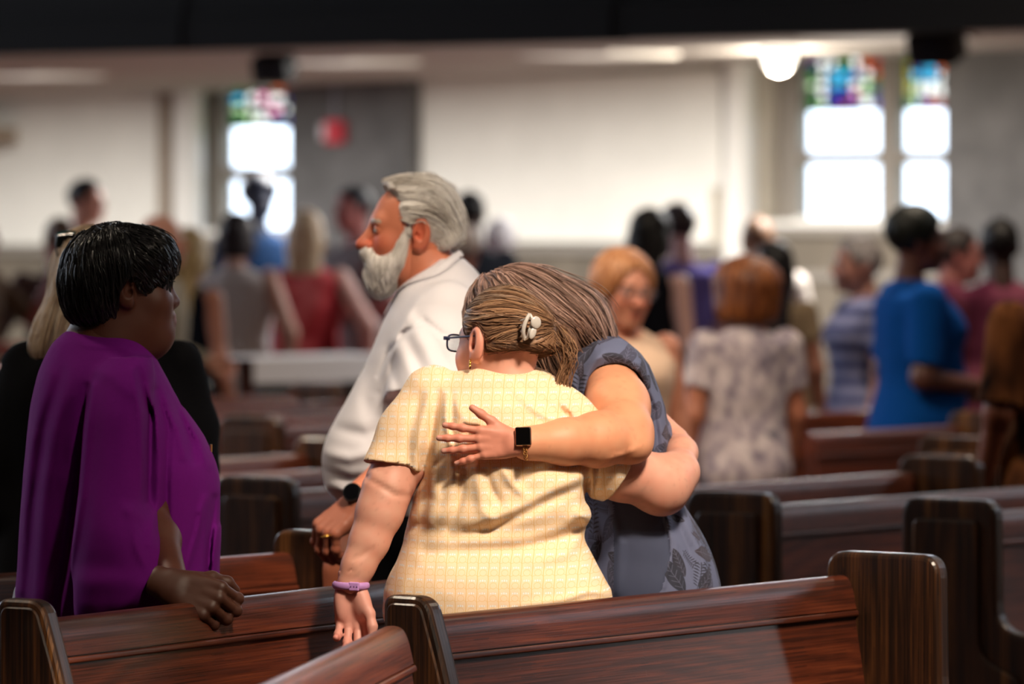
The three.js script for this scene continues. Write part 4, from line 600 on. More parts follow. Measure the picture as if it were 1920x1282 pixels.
// ---------------------------------------------------------------- the five people in front. Each figure is laid out in its own upright frame (x to the right, y up from the floor, z towards the pews in front)
function figure(s, pxBase, label) {
  const Z0 = F / s, X0 = (pxBase - 960) / s, g = thing('person', label, 'person', [X0, 0, -Z0]);
  const P = (px, py, dz = 0) => { const Z = Z0 - dz; return [(px - 960) * Z / F - X0, CAM_Y - (py - HORIZON) * Z / F, dz]; };
  // outline rows: [pixel row, left edge, right edge, half depth in metres, centre depth]
  const rows = (t, e = 0) => t.map(([py, l, r, b, cz = 0]) => { const a = P(l, py, cz), c = P(r, py, cz); return [a[1], (a[0] + c[0]) / 2, (c[0] - a[0]) / 2 + e, cz, b + e]; });
  return { g, P, rows, R: (r) => r / s };
}
// folds: polylines in the figure's frame with a width and a height (negative: a crease)
function folds(list) {
  const S = []; for (const { p, w, a } of list) for (let i = 0; i + 1 < p.length; i++) S.push([p[i][0], p[i][1], p[i + 1][0] - p[i][0], p[i + 1][1] - p[i][1], w, a, i / (p.length - 1), (i + 1) / (p.length - 1), p]);
  const groups = list.map((f) => ({ ...f, x0: Math.min(...f.p.map((q) => q[0])) - 3 * f.w, x1: Math.max(...f.p.map((q) => q[0])) + 3 * f.w, y0: Math.min(...f.p.map((q) => q[1])) - 3 * f.w, y1: Math.max(...f.p.map((q) => q[1])) + 3 * f.w }));
  return (x, y) => { let s = 0; for (const f of groups) { if (x < f.x0 || x > f.x1 || y < f.y0 || y > f.y1) continue; let m = 1e9, tt = 0; const n = f.p.length - 1; for (let i = 0; i < n; i++) { const a = f.p[i], bx = f.p[i + 1][0] - a[0], by = f.p[i + 1][1] - a[1]; let t = ((x - a[0]) * bx + (y - a[1]) * by) / (bx * bx + by * by || 1e-9); t = clamp(t, 0, 1); const dx = x - a[0] - bx * t, dy = y - a[1] - by * t, d = dx * dx + dy * dy; if (d < m) { m = d; tt = (i + t) / n; } } s += f.a * Math.exp(-m / (f.w * f.w)) * Math.sin(Math.PI * clamp(tt * 0.86 + 0.07, 0, 1)) ** 0.5; } return s; };
}
const bodyPaint = (skin, amp = 0.14, mot = 0.1) => (x, y, z) => { const b = 1 + amp * (fbm(x * 28, y * 28, z * 28) - 0.5), r = mot * (noise3(x * 70, y * 70, z * 70) - 0.5), f = noise3(x * 190, y * 190, z * 190) > 0.83 ? 0.9 : 1; return [skin[0] * b * f, skin[1] * b * (1 - r) * f, skin[2] * b * (1 - r * 1.2) * f]; };
const legsField = (x, z, H, w = 1) => SU(0.03, ...[1, -1].map((d) => chain([[[x + d * 0.09 * w, 0.86, z], 0.085 * w], [[x + d * 0.095 * w, 0.47, z], 0.06 * w], [[x + d * 0.095 * w, 0.07, z], 0.04 * w]], 0.03)), ...[1, -1].map((d) => cap([x + d * 0.095 * w, 0.035, z - 0.03], [x + d * 0.11 * w, 0.03, z + 0.1], 0.032, 0.025)));
function shoesAt(g, x, z, yaw, w = 1) { for (const d of [1, -1]) { const s = part('shoe', shoeGeo(), shoeMat, g); s.position.set(x + d * 0.095 * w * Math.cos(yaw), 0, z - d * 0.095 * w * Math.sin(yaw)); s.rotation.y = yaw; s.scale.setScalar(1.1); } }
const boundsOf = (a, b) => [a, b];

// ================================================================ woman in yellow
{
  const { g, P, rows, R } = figure(899, 935, 'woman in a pale yellow patterned T-shirt hugging the woman in slate blue, seen from behind');
  const skin = srgb('#dc9f8a'), skinM = bodyPaint(skin, 0.16, 0.16);
  const T = [[684, 895, 1000, 0.055, -0.01], [694, 868, 1022, 0.075, -0.01], [708, 838, 1042, 0.095], [728, 808, 1066, 0.11], [765, 792, 1088, 0.135, 0.005], [820, 788, 1100, 0.15, 0.008], [880, 786, 1107, 0.152, 0.01], [930, 775, 1104, 0.15, 0.01], [962, 767, 1101, 0.152, 0.012], [1000, 758, 1092, 0.145, 0.005], [1040, 742, 1110, 0.16, 0.015], [1080, 726, 1132, 0.175, 0.025], [1120, 719, 1149, 0.18, 0.03], [1160, 719, 1152, 0.176, 0.03], [1240, 760, 1110, 0.14, 0.02]];
  const sh = P(806, 752, 0.01), el = P(724, 925, 0.06), wr = P(659, 1092, 0.09);
  const shR = P(1068, 815, 0.0), elR = P(1243, 905, -0.10), wrR = P(1279, 848, -0.22);
  const armL = SU(0.025, chain([[P(800, 768, 0.015), R(42)], [P(752, 862, 0.035), R(47)], [P(727, 915, 0.055), R(44)], [P(712, 960, 0.065), R(42)], [P(692, 1015, 0.075), R(35)], [P(672, 1060, 0.085), R(29)], [wr, R(26.5)]], 0.02));
  const armR = SU(0.03, chain([[shR, R(48)], [P(1165, 885, -0.06), R(50)], [elR, R(53)]], 0.03), chain([[P(1238, 915, -0.1), R(50)], [P(1272, 885, -0.14), R(35)], [wrR, R(25)], [P(1272, 828, -0.28), R(23)]], 0.03));
  const crease = folds([{ p: [P(690, 893), P(720, 908), P(742, 922), P(768, 926)], w: 0.008, a: -0.0035 }, { p: [P(668, 1042), P(684, 1033), P(700, 1020)], w: 0.006, a: -0.0025 }, { p: [P(695, 885), P(688, 897)], w: 0.004, a: -0.003 }, { p: [P(655, 1062), P(668, 1060)], w: 0.003, a: -0.002 }]);
  const torso = loft(rows(T, -0.016), 2.25), legs = legsField(0, 0.06, 1, 1.1);
  const neck = cap(P(940, 660, -0.02), P(948, 720, -0.02), 0.058, 0.068);
  let F0 = SU(0.03, torso, SU(0.02, neck), armR, legs); F0 = SU(0.02, F0, armL);
  const F1 = (x, y, z) => { const d = F0(x, y, z); return d > -0.03 && d < 0.03 && x < -0.1 ? d - crease(x, y) : d; };
  const lo = P(560, 660, -0.35), yTop = P(0, 676)[1];
  const list = [paint(meshField(F1, [-0.36, -0.01, -0.42], [0.44, yTop, 0.3], 0.0062), skinM)];
  const HM = headM(P(938, 646, -0.01), rad(-140), rad(3), rad(5), 1.0);
  const hg = paint(meshField(headField({ jaw: 0.95, fat: 0.012, neck: 0.056, earS: 1.12 }), [-0.11, -0.2, -0.13], [0.11, 0.13, 0.14], 0.0036), headPaint(skin, { flush: 0.5, browColor: [0.3, 0.22, 0.15] })); hg.applyMatrix4(HM); list.push(hg);
  list.push(setHand(handMesh({ curl: [[20, 30, 20], [28, 34, 20], [34, 36, 22], [40, 36, 22]], spread: [3, 0, -3, -7], thumb: [[0.06, 0.04, -0.022], [0.088, 0.046, -0.032], [0.108, 0.045, -0.036]], r: 1.06 }, srgb('#d99a8b')), P(659, 1100, 0.09), [0.06, -1, -0.02], [0.1, 0.0, -1], true, 0.92));
  list.push(setHand(handMesh({ curl: [[15, 20, 10], [15, 20, 10], [16, 20, 10], [18, 20, 10]] }, skin, 0.005), P(1272, 828, -0.28), [-0.4, 0.3, -0.85], [0.85, 0.2, -0.35], false, 0.95));
  part('body', merge(list), VC.skin, g);
  // T-shirt
  const slL = INT(chain([[P(812, 742, 0.005), R(58)], [P(772, 812, 0.02), R(58)], [P(728, 892, 0.05), R(55)]], 0.03), plane(P(732, 874, 0.04), [P(732, 874)[0] - P(744, 828)[0], -0.075, 0.012]), 0.003);
  const slR = INT(chain([[P(1060, 800, 0.01), R(68)], [P(1130, 862, -0.03), R(62)], [P(1185, 905, -0.06), R(62)]], 0.03), plane(P(1150, 893, -0.045), [0.8, -0.42, -0.3]), 0.003);
  let cl = SU(0.03, loft(rows(T), 2.25), slL, slR);
  cl = SUBT(cl, SU(0.02, ell(P(946, 668, 0.0), [0.066, 0.034, 0.085])), 0.005);
  cl = SUBT(cl, INT(OFF(chain([[P(752, 862, 0.035), R(47)], [P(712, 960, 0.065), R(44)]], 0.02), 0.004), plane(P(734, 864, 0.03), [0.04, 0.09, 0]), 0.002), 0.002);
  const q = (a, w, am) => ({ p: a.map((v) => P(v[0], v[1])), w, a: am });
  const fo = folds([
    q([[806, 735], [792, 790], [780, 850], [782, 885]], 0.011, 0.009), q([[822, 735], [812, 800], [800, 860], [790, 890]], 0.009, -0.009), q([[838, 735], [836, 780], [846, 830], [848, 860]], 0.006, 0.005), q([[850, 735], [850, 800], [852, 850]], 0.006, -0.005), q([[790, 740], [770, 800], [764, 850]], 0.01, -0.006),
    q([[1100, 868], [1060, 862], [1000, 880], [960, 905]], 0.013, -0.008), q([[1098, 890], [1050, 905], [990, 935], [930, 960], [880, 975]], 0.016, 0.009), q([[1095, 905], [1040, 925], [980, 955], [920, 985], [850, 998]], 0.012, -0.009), q([[1100, 950], [1060, 985], [1000, 1000], [930, 1004], [850, 1002], [790, 1005]], 0.016, 0.008), q([[1098, 975], [1040, 1005], [960, 1022], [880, 1024], [800, 1030]], 0.014, -0.008), q([[1090, 1000], [1060, 1030], [1000, 1045]], 0.012, 0.006),
    q([[850, 860], [850, 900], [838, 945], [820, 975]], 0.012, 0.006), q([[866, 870], [868, 910], [858, 950], [842, 985]], 0.009, -0.006), q([[892, 872], [900, 915], [905, 945], [925, 965]], 0.012, 0.007), q([[910, 868], [922, 910], [940, 940]], 0.009, -0.006), q([[940, 868], [960, 900], [985, 920]], 0.01, 0.006),
    q([[800, 880], [802, 930], [790, 975], [775, 990]], 0.011, -0.006), q([[815, 880], [820, 930], [805, 985]], 0.012, 0.006),
    q([[985, 722], [1020, 752], [1060, 775], [1085, 790]], 0.009, -0.006), q([[965, 728], [1005, 765], [1050, 790]], 0.009, 0.006), q([[1040, 745], [1052, 765], [1062, 795]], 0.006, -0.005), q([[1058, 750], [1072, 768], [1082, 795]], 0.006, 0.006), q([[1075, 752], [1090, 772], [1096, 795]], 0.005, -0.004),
    q([[1104, 880], [1102, 910], [1098, 950]], 0.012, -0.012), q([[1112, 868], [1112, 900], [1108, 928]], 0.008, 0.008), q([[1120, 866], [1118, 900], [1114, 925]], 0.006, -0.006), q([[1085, 955], [1100, 968], [1098, 985]], 0.014, 0.012),
    q([[1140, 1105], [1100, 1098], [1050, 1112], [980, 1120]], 0.008, 0.006), q([[880, 700], [940, 706], [1005, 704]], 0.006, 0.0035), q([[850, 740], [870, 780], [868, 820]], 0.01, 0.003), q([[730, 1090], [745, 1050], [765, 1010]], 0.012, -0.005),
  ]);
  const clf = (x, y, z) => { const d = cl(x, y, z); if (d > 0.04 || d < -0.04) return d; return d - fo(x, y) - 0.0045 * (noise3(x * 14 + y * 9, y * 11 - x * 5, z * 12) - 0.5) - 0.0016 * (noise3(x * 40 + y * 20, y * 34, z * 36) - 0.5); };
  const hem = plane(P(935, 1162), [0, -1, 0]), clh = INT(clf, hem, 0.004);
  const geo = cylUV(meshField(clh, [-0.36, P(0, 1172)[1], -0.3], [0.4, P(0, 676)[1], 0.3], 0.0055), 0, 0, 0.2);
  { const p = geo.attributes.position, u = geo.attributes.uv, m = geo.attributes.normal; for (let i = 0; i < p.count; i++) if (p.getZ(i) > -0.03 || m.getZ(i) > 0.3) u.setX(i, p.getX(i) * 1.12 + p.getZ(i) * 0.12); }
  // print: rows of white scallops joined by wavering yellow stems
  const tw = 512, cv = document.createElement('canvas'); cv.width = cv.height = tw; const c = cv.getContext('2d'); c.fillStyle = '#f5d8b8'; c.fillRect(0, 0, tw, tw);
  const n = 8, u = tw / n; for (let j = -1; j <= n; j++) for (let i = -1; i <= n; i++) { const ox = (i + 0.5) * u, oy = (j + 0.5) * u; c.lineWidth = 3.6; c.strokeStyle = '#ecbd74'; c.beginPath(); c.moveTo(ox - u * 0.5, oy - u * 0.5); c.bezierCurveTo(ox - u * 0.42, oy - u * 0.2, ox - u * 0.58, oy + u * 0.2, ox - u * 0.5, oy + u * 0.5); c.stroke(); c.lineWidth = 2.6; c.strokeStyle = '#efc68c'; c.beginPath(); c.ellipse(ox, oy + u * 0.16, u * 0.31, u * 0.24, 0, 0, 6.3); c.stroke(); c.beginPath(); c.moveTo(ox - u * 0.5, oy + u * 0.45); c.lineTo(ox - u * 0.2, oy + u * 0.36); c.moveTo(ox + u * 0.5, oy + u * 0.4); c.lineTo(ox + u * 0.22, oy + u * 0.3); c.stroke();
    c.fillStyle = '#f1ecea'; for (const [dx, r] of [[-0.19, 0.1], [0, 0.125], [0.19, 0.1]]) { c.beginPath(); c.arc(ox + dx * u, oy - u * 0.2, r * u, Math.PI * 0.92, Math.PI * 2.08); c.closePath(); c.fill(); } c.lineWidth = 2.2; c.strokeStyle = '#d9b98c'; for (const dx of [-0.1, 0.1]) { c.beginPath(); c.moveTo(ox + dx * u, oy - u * 0.14); c.lineTo(ox + dx * u, oy - u * 0.3); c.stroke(); } }
  const tex = new THREE.CanvasTexture(cv); tex.colorSpace = THREE.SRGBColorSpace; tex.wrapS = tex.wrapT = THREE.RepeatWrapping; tex.repeat.set(1 / 0.2, 1 / 0.204);
  part('shirt', geo, phy({ map: tex, roughness: 0.92, sheen: 0.25, sheenRoughness: 0.6, sheenColor: new THREE.Color('#fff4dc') }), g);
  // dark trousers below the hem
  const tr = SU(0.03, loft(rows([[1130, 730, 1138, 0.162, 0.025], [1240, 765, 1105, 0.135, 0.02], [1330, 785, 1085, 0.125, 0.02]]), 2.2), ...[1, -1].map((d) => chain([[[d * 0.085, 0.78, 0.04], 0.1], [[d * 0.085, 0.45, 0.06], 0.075], [[d * 0.095, 0.05, 0.06], 0.065]], 0.03)));
  part('trousers', paint(meshField(tr, [-0.35, 0.02, -0.25], [0.35, P(0, 1140)[1], 0.3], 0.014), plain(srgb('#2a2d3a'))), VC.cloth, g); shoesAt(g, 0, 0.05, Math.PI);
  // hair: drawn back from the brow to the clip
  const inv = new THREE.Matrix4().copy(HM).invert(), clipP = [-0.052, 0.035, -0.112];
  const cap0 = SU(0.03, ell([0, 0.03, -0.012], [0.0785, 0.0915, 0.104]), ell([-0.025, 0.0, -0.085], [0.045, 0.07, 0.045]), ell([0.0, -0.012, -0.07], [0.066, 0.04, 0.04]));
  const hcut = (x, y, z) => Math.max(z * 0.86 - y * 0.5 - 0.028 - (Math.abs(x) > 0.05 ? -0.02 : 0), -0.062 - y, 0), hb = SUBT(INT(INT(cap0, (x, y, z) => z * 0.82 - y * 0.57 - 0.02, 0.012), (x, y, z) => -0.026 - y - z * 0.12, 0.012), ell([0.085, -0.006, -0.008], [0.03, 0.045, 0.03]), 0.01);
  const hairF = (x, y, z) => { const d = hb(x, y, z); if (d > 0.02) return d; const vx = clipP[0] - x, vy = clipP[1] - y, an = Math.atan2(y - clipP[1], Math.hypot(x - clipP[0], z - clipP[2]) * Math.sign(z - clipP[2] + 0.001)); return d - 0.0022 * (noise3(Math.atan2(y - clipP[1], Math.hypot(x - clipP[0], z - clipP[2])) * 22, x * 10, z * 6) - 0.5); };
  const hcol = (t, q) => { const grey = sstep(0.0, 0.07, q[2]) * 0.75; const a = [0.17, 0.085, 0.045], b = [0.55, 0.31, 0.17], e = [0.6, 0.51, 0.43]; return [0, 1, 2].map((k) => lerp(lerp(a[k], b[k], t * t), e[k], grey * (0.4 + 0.6 * t))); };
  const hm = meshField(hairF, [-0.13, -0.12, -0.17], [0.13, 0.16, 0.13], 0.0038); paint(hm, (x, y, z) => hcol(noise3(Math.atan2(y - clipP[1], Math.hypot(x - clipP[0], z - clipP[2])) * 40, x * 12, z * 8) * 0.75, [x, y, z]));
  const thin = (x, y, z) => Math.exp(-(((x - 0.036) / 0.04) ** 2 + ((y - 0.092) / 0.028) ** 2 + ((z + 0.05) / 0.045) ** 2));
  paint(hm, (() => { const base = hm.attributes.color, cnt = { i: 0 }; return (x, y, z) => { const i = cnt.i++, t = thin(x, y, z) * (0.75 + 0.25 * noise3(x * 160, y * 160, z * 60)); return [lerp(base.getX(i), 0.66, t * 0.8), lerp(base.getY(i), 0.4, t * 0.8), lerp(base.getZ(i), 0.25, t * 0.8)]; }; })());
  const st = strands(hairF, hm, 2300, { lift: 0.0007, liftVar: 0.0022, steps: 14, step: 0.011, r: 0.0008, fly: 0.03, flyLift: 0.008, wave: 0.05, from: (x, y, z) => rnd() > thin(x, y, z) * 0.93, dir: (x, y, z) => [clipP[0] - x, clipP[1] - y - 0.25 * (y < 0 ? 0.2 : 0) + (z > 0.0 ? -0.02 : 0), clipP[2] - z], stop: (x, y, z) => Math.hypot(x - clipP[0], y - clipP[1], z - clipP[2]) < 0.024, color: (t, q) => { const m = 0.5 + 0.9 * rnd(); return hcol(t, q).map((c) => c * m); } });
  const loose = strands(hairF, hm, 260, { lift: 0.002, liftVar: 0.006, steps: 6, step: 0.01, r: 0.0006, wave: 0.1, from: (x, y, z) => y < 0.0 && z < 0.02, dir: (x, y, z) => [0.1 - x * 0.3, -0.9, 0.15], color: (t, q) => hcol(t, q) });
  const tail = []; for (let i = 0; i < 70; i++) { const a = [-0.05 + (rnd() - 0.5) * 0.03, 0.02 + (rnd() - 0.5) * 0.05, -0.13], c2 = new THREE.CatmullRomCurve3([new THREE.Vector3(...a), new THREE.Vector3(a[0] - 0.012 - rnd() * 0.02, a[1] - 0.03, a[2] - 0.015 + rnd() * 0.02), new THREE.Vector3(a[0] - 0.01 - rnd() * 0.03, a[1] - 0.07 - rnd() * 0.03, a[2] + 0.01), new THREE.Vector3(a[0] + 0.01 - rnd() * 0.04, a[1] - 0.12 - rnd() * 0.05, a[2] + 0.02 + rnd() * 0.02)]); const t = new THREE.TubeGeometry(c2, 10, 0.0009, 3); paint(t, plain(hcol(rnd(), [0, 0, -0.1]))); tail.push(t); }
  const hair = merge([hm, st, loose, ...tail]); hair.applyMatrix4(HM); part('hair', hair, VC.hair, g);
  // claw clip, glasses, earring
  const clip = new THREE.Group(); clip.name = 'hair_clip'; g.add(clip); const cm = phy({ color: '#d9d2cb', roughness: 0.3, clearcoat: 0.5, transmission: 0.15, thickness: 0 });
  const claw = (pts, w) => { const cu = new THREE.CatmullRomCurve3(pts.map((p) => new THREE.Vector3(...p))), t = new THREE.TubeGeometry(cu, 24, w, 8); return t; };
  const C0 = P(991, 612, 0.115), lay = (x, y, z = 0) => [C0[0] + x / 919, C0[1] - y / 919, C0[2] + z];
  part('jaw', merge([claw([lay(2, -24), lay(-6, -8, 0.006), lay(-10, 10, 0.006), lay(-8, 24, -0.002)], 0.0042).toNonIndexed(), claw([lay(2, -24), lay(8, -10, 0.004), lay(2, 6, 0.008), lay(-2, 20, 0.002), lay(-8, 24, -0.002)], 0.0034).toNonIndexed(), ...[-14, -4, 6, 16].map((y) => claw([lay(-8 + Math.abs(y) * 0.1, y, 0.004), lay(-14, y + 3, -0.006), lay(-12, y + 4, -0.016)], 0.0022).toNonIndexed())]), cm, clip);
  const wing = (x, y, rx, ry, rot) => { const e = new THREE.SphereGeometry(1, 16, 12); e.scale(rx / 919, ry / 919, 0.004); e.rotateZ(rot); e.rotateY(0.5); e.translate(...lay(x, y, 0.012)); return e; };
  part('butterfly_wing', merge([wing(14, -8, 11, 12, 0.3).toNonIndexed(), wing(8, 12, 7, 12, -0.4).toNonIndexed()]), cm, clip);
  const gl = new THREE.Group(); gl.name = 'glasses'; g.add(gl); const fr = glassesGeo(0.0195); fr.translate(0, 0.004, 0.004); fr.scale(1.06, 1.05, 1); fr.applyMatrix4(HM); part('frame', fr, std({ color: '#2c3050', roughness: 0.35 }), gl);
  for (const s of [-1, 1]) { const l = new THREE.CylinderGeometry(0.019, 0.019, 0.0015, 28); l.rotateX(Math.PI / 2); l.scale(1.24, 0.96, 1); l.translate(s * 0.034, 0.004, 0.105); l.applyMatrix4(HM); part('lens', l, phy({ color: '#eef2f4', roughness: 0.05, transmission: 0.9, thickness: 0 }), gl); }
  const er = new THREE.TorusGeometry(0.0085, 0.0023, 10, 24, 5.2); er.rotateY(0.9); er.translate(0.083, -0.047, -0.004); er.applyMatrix4(HM); part('earring', er, std({ color: '#d8a24a', metalness: 0.9, roughness: 0.25 }), g);
  // lilac wristband
  const bandC = P(658, 1097, 0.09), bg = new THREE.CylinderGeometry(1, 1, 0.0165, 48, 1, true), sx = 0.0345, sz = 0.0285; bg.scale(sx, 1, sz); const bg2 = new THREE.CylinderGeometry(sx + 0.0022, sx + 0.0022, 0.0165, 48); bg2.scale(1, 1, sz / sx); const lil = std({ color: '#c08fd0', roughness: 0.5 });
  const wb2 = new THREE.Group(); wb2.name = 'wristband'; wb2.position.set(...bandC); wb2.rotation.set(0, -0.25, -0.02); g.add(wb2);
  part('strap', new THREE.TorusGeometry(0.033, 0.006, 10, 48).rotateX(Math.PI / 2).scale(1.02, 1.35, 0.86), lil, wb2); part('clasp', move(rbox(0.022, 0.0185, 0.008, 0.003), 0.015, 0, 0.029), lil, wb2); for (const x of [0.009, 0.016, 0.022]) part('hole', move(rbox(0.0022, 0.004, 0.004, 0.001), x, 0, 0.0322), std({ color: '#6d4a80', roughness: 0.7 }), wb2);
}

// ================================================================ woman in slate blue
{
  const { g, P, rows, R } = figure(876, 1180, 'woman in a slate blue leaf-print dress with long brown hair, hugging the woman in yellow');
  const skin = srgb('#df9a76'), skinM = bodyPaint(skin, 0.12, 0.12);
  const T = [[632, 1095, 1150, 0.05], [642, 1075, 1170, 0.08], [662, 1056, 1200, 0.115], [700, 1042, 1229, 0.145, 0.01], [760, 1040, 1252, 0.165, 0.01], [820, 1052, 1262, 0.165], [870, 1070, 1258, 0.16], [930, 1080, 1274, 0.165], [980, 1086, 1304, 0.175], [1040, 1086, 1335, 0.18], [1100, 1084, 1352, 0.185], [1160, 1090, 1350, 0.175], [1260, 1120, 1320, 0.14]];
  const S = P(1143, 712, 0.12), E = P(1166, 818, 0.31), W = P(988, 831, 0.46);
  const arm = SU(0.028, chain([[S, R(50)], [P(1158, 760, 0.21), R(55)], [P(1168, 806, 0.28), R(53)]], 0.03), chain([[P(1170, 815, 0.3), R(50)], [P(1120, 824, 0.355), R(46)], [P(1060, 828, 0.41), R(38)], [W, R(31)]], 0.03), ell(P(1188, 838, 0.32), [0.034, 0.03, 0.04]));
  const torso = loft(rows(T, -0.016), 2.2), legs = legsField(0.0, 0.0, 1, 0.95), neck = cap(P(1060, 640, 0.05), P(1095, 690, 0.02), 0.055, 0.07);
  const arm2 = chain([[P(1090, 730, -0.04), R(44)], [P(1085, 850, -0.16), R(40)], [P(1050, 900, -0.22), R(28)]], 0.03);
  const F0 = SU(0.03, torso, neck, legs, arm, arm2);
  const fd = folds([{ p: [P(1140, 858, 0.36), P(1165, 852, 0.36), P(1200, 838, 0.36)], w: 0.006, a: 0.003 }, { p: [P(1178, 840, 0.36), P(1172, 860, 0.36)], w: 0.005, a: -0.003 }]);
  const list = [paint(meshField((x, y, z) => { const d = F0(x, y, z); return Math.abs(d) < 0.03 && z > 0.2 ? d - fd(x, y) : d; }, [-0.42, -0.01, -0.3], [0.24, P(0, 640)[1], 0.62], 0.008), skinM)];
  const HM = headM(P(1004, 614, 0.0), rad(-95), rad(34), rad(-10), 0.93);
  const hg = paint(meshField(headField({ jaw: 0.95, neck: 0.05 }), [-0.1, -0.19, -0.13], [0.1, 0.13, 0.14], 0.0045), headPaint(skin)); hg.applyMatrix4(HM); list.push(hg);
  list.push(setHand(handMesh({ curl: [[4, 5, 3], [2, 4, 3], [4, 6, 4], [6, 8, 5]], spread: [9, 1, -6, -17], thumb: [[0.058, 0.052, -0.008], [0.084, 0.07, -0.006], [0.106, 0.085, -0.004]], nail: [0.63, 0.3, 0.24] }, srgb('#d58a74'), 0.0028), P(966, 829, 0.475), [-0.99, 0.0, 0.02], [0.12, 0.05, 1], true, 0.83));
  list.push(setHand(handMesh({}, skin, 0.005), P(1046, 906, -0.225), [-0.8, -0.2, 0.1], [0.0, 0.0, -1], false, 0.9));
  part('body', merge(list), VC.skin, g);
  // dress with a short sleeve
  const sl = INT(chain([[P(1128, 688, 0.06), R(66)], [P(1140, 708, 0.12), R(65)], [P(1152, 745, 0.19), R(66)]], 0.03), plane(P(1147, 722, 0.16), [0.06, -0.42, 0.85]), 0.004);
  let cl = SU(0.035, loft(rows(T), 2.2), sl);
  cl = SUBT(cl, INT(OFF(chain([[P(1146, 720, 0.13), R(50)], [P(1158, 760, 0.21), R(55)]], 0.02), 0.006), plane(P(1147, 722, 0.14), [-0.06, 0.42, -0.85]), 0.002), 0.002);
  cl = SUBT(cl, ell(P(1075, 640, 0.05), [0.08, 0.06, 0.09]), 0.01);
  const q = (a, w, am) => ({ p: a.map((v) => P(v[0], v[1])), w, a: am });
  const fo = folds([q([[1205, 700], [1232, 760], [1242, 830], [1238, 880]], 0.008, 0.006), q([[1190, 705], [1222, 770], [1230, 840]], 0.007, -0.006), q([[1178, 690], [1215, 760], [1218, 850], [1212, 900]], 0.006, 0.005), q([[1222, 690], [1250, 760], [1253, 840]], 0.006, -0.005), q([[1212, 870], [1235, 930], [1262, 1010], [1272, 1100]], 0.007, 0.006), q([[1228, 880], [1255, 950], [1285, 1020], [1305, 1095]], 0.008, -0.007), q([[1242, 885], [1280, 960], [1315, 1040], [1330, 1100]], 0.009, 0.007), q([[1085, 650], [1062, 690], [1055, 740]], 0.01, 0.007), q([[1105, 655], [1082, 700], [1078, 750]], 0.008, -0.007), q([[1125, 655], [1098, 700], [1090, 740]], 0.006, 0.005), q([[1110, 930], [1130, 1000], [1120, 1090]], 0.012, -0.008), q([[1140, 940], [1160, 1010], [1152, 1095]], 0.012, 0.008)]);
  const ridge = folds([q([[1186, 868], [1222, 900], [1248, 960], [1256, 1030], [1240, 1090]], 0.004, 0.005)]);
  const clf = (x, y, z) => { const d = cl(x, y, z); if (Math.abs(d) > 0.04) return d; return d - fo(x, y) - ridge(x, y) - 0.004 * (noise3(x * 18 + y * 6, y * 7 - x * 12, z * 14) - 0.5) - 0.0016 * (noise3(x * 50 + y * 14, y * 16 - x * 20, z * 40) - 0.5); };
  const clh = INT(clf, plane([0, 0.42, 0], [0, -1, 0]), 0.004);
  const geo = cylUV(meshField(clh, [-0.24, 0.4, -0.26], [0.28, P(0, 622)[1], 0.36], 0.0055), 0, 0, 0.18);
  const cv = document.createElement('canvas'); cv.width = cv.height = 1024; const c = cv.getContext('2d'); c.fillStyle = '#626886'; c.fillRect(0, 0, 1024, 1024); seedState = 99;
  const leaf = (x, y, L, a, col, frond) => { c.save(); c.translate(x, y); c.rotate(a); c.fillStyle = col; c.strokeStyle = col; if (!frond) { c.beginPath(); c.moveTo(0, 0); c.bezierCurveTo(L * 0.25, -L * 0.28, L * 0.75, -L * 0.24, L, 0); c.bezierCurveTo(L * 0.75, L * 0.24, L * 0.25, L * 0.28, 0, 0); c.fill(); c.strokeStyle = 'rgba(120,122,150,0.6)'; c.lineWidth = 2.5; c.beginPath(); c.moveTo(0, 0); c.lineTo(L * 0.95, 0); for (let k = 1; k < 6; k++) { c.moveTo(L * k / 6.5, 0); c.lineTo(L * (k / 6.5 + 0.13), -L * 0.12); c.moveTo(L * k / 6.5, 0); c.lineTo(L * (k / 6.5 + 0.13), L * 0.12); } c.stroke(); } else { c.lineWidth = 3.5; c.beginPath(); c.moveTo(0, 0); c.quadraticCurveTo(L * 0.5, L * 0.1, L, 0); c.stroke(); for (let k = 1; k < 9; k++) for (const s of [-1, 1]) { const px = L * k / 9; c.beginPath(); c.moveTo(px, 0); c.quadraticCurveTo(px + L * 0.12, s * L * 0.1, px + L * 0.08, s * L * 0.24); c.quadraticCurveTo(px + L * 0.02, s * L * 0.1, px, 0); c.fill(); } } c.restore(); };
  for (let i = 0; i < 110; i++) { const x = rnd() * 1024, y = rnd() * 1024, L = 90 + rnd() * 130, a = rnd() * 6.28, col = ['#30303f', '#3c3744', '#2d3040', '#45465c'][i % 4], f = rnd() > 0.6; for (const ox of [-1024, 0, 1024]) for (const oy of [-1024, 0, 1024]) leaf(x + ox, y + oy, L, a, col, f); }
  const tex = new THREE.CanvasTexture(cv); tex.colorSpace = THREE.SRGBColorSpace; tex.wrapS = tex.wrapT = THREE.RepeatWrapping; tex.repeat.set(1 / 0.42, 1 / 0.42);
  const pl0 = [[868, 1150, 1186], [900, 1148, 1222], [960, 1150, 1248], [1030, 1150, 1256], [1090, 1150, 1240], [1140, 1150, 1215]].map((r) => [P(0, r[0])[1], P(r[1], r[0], 0.12)[0], P(r[2], r[0], 0.12)[0]]);
  const inPanel = (x, y, z) => { if (z < 0.0) return false; for (let i = 0; i + 1 < pl0.length; i++) { const a = pl0[i], b = pl0[i + 1]; if (y <= a[0] && y > b[0]) { const t = (a[0] - y) / (a[0] - b[0]); return x > lerp(a[1], b[1], t) && x < lerp(a[2], b[2], t); } } return y < pl0[pl0.length - 1][0] && x > pl0[5][1] && x < pl0[5][2]; };
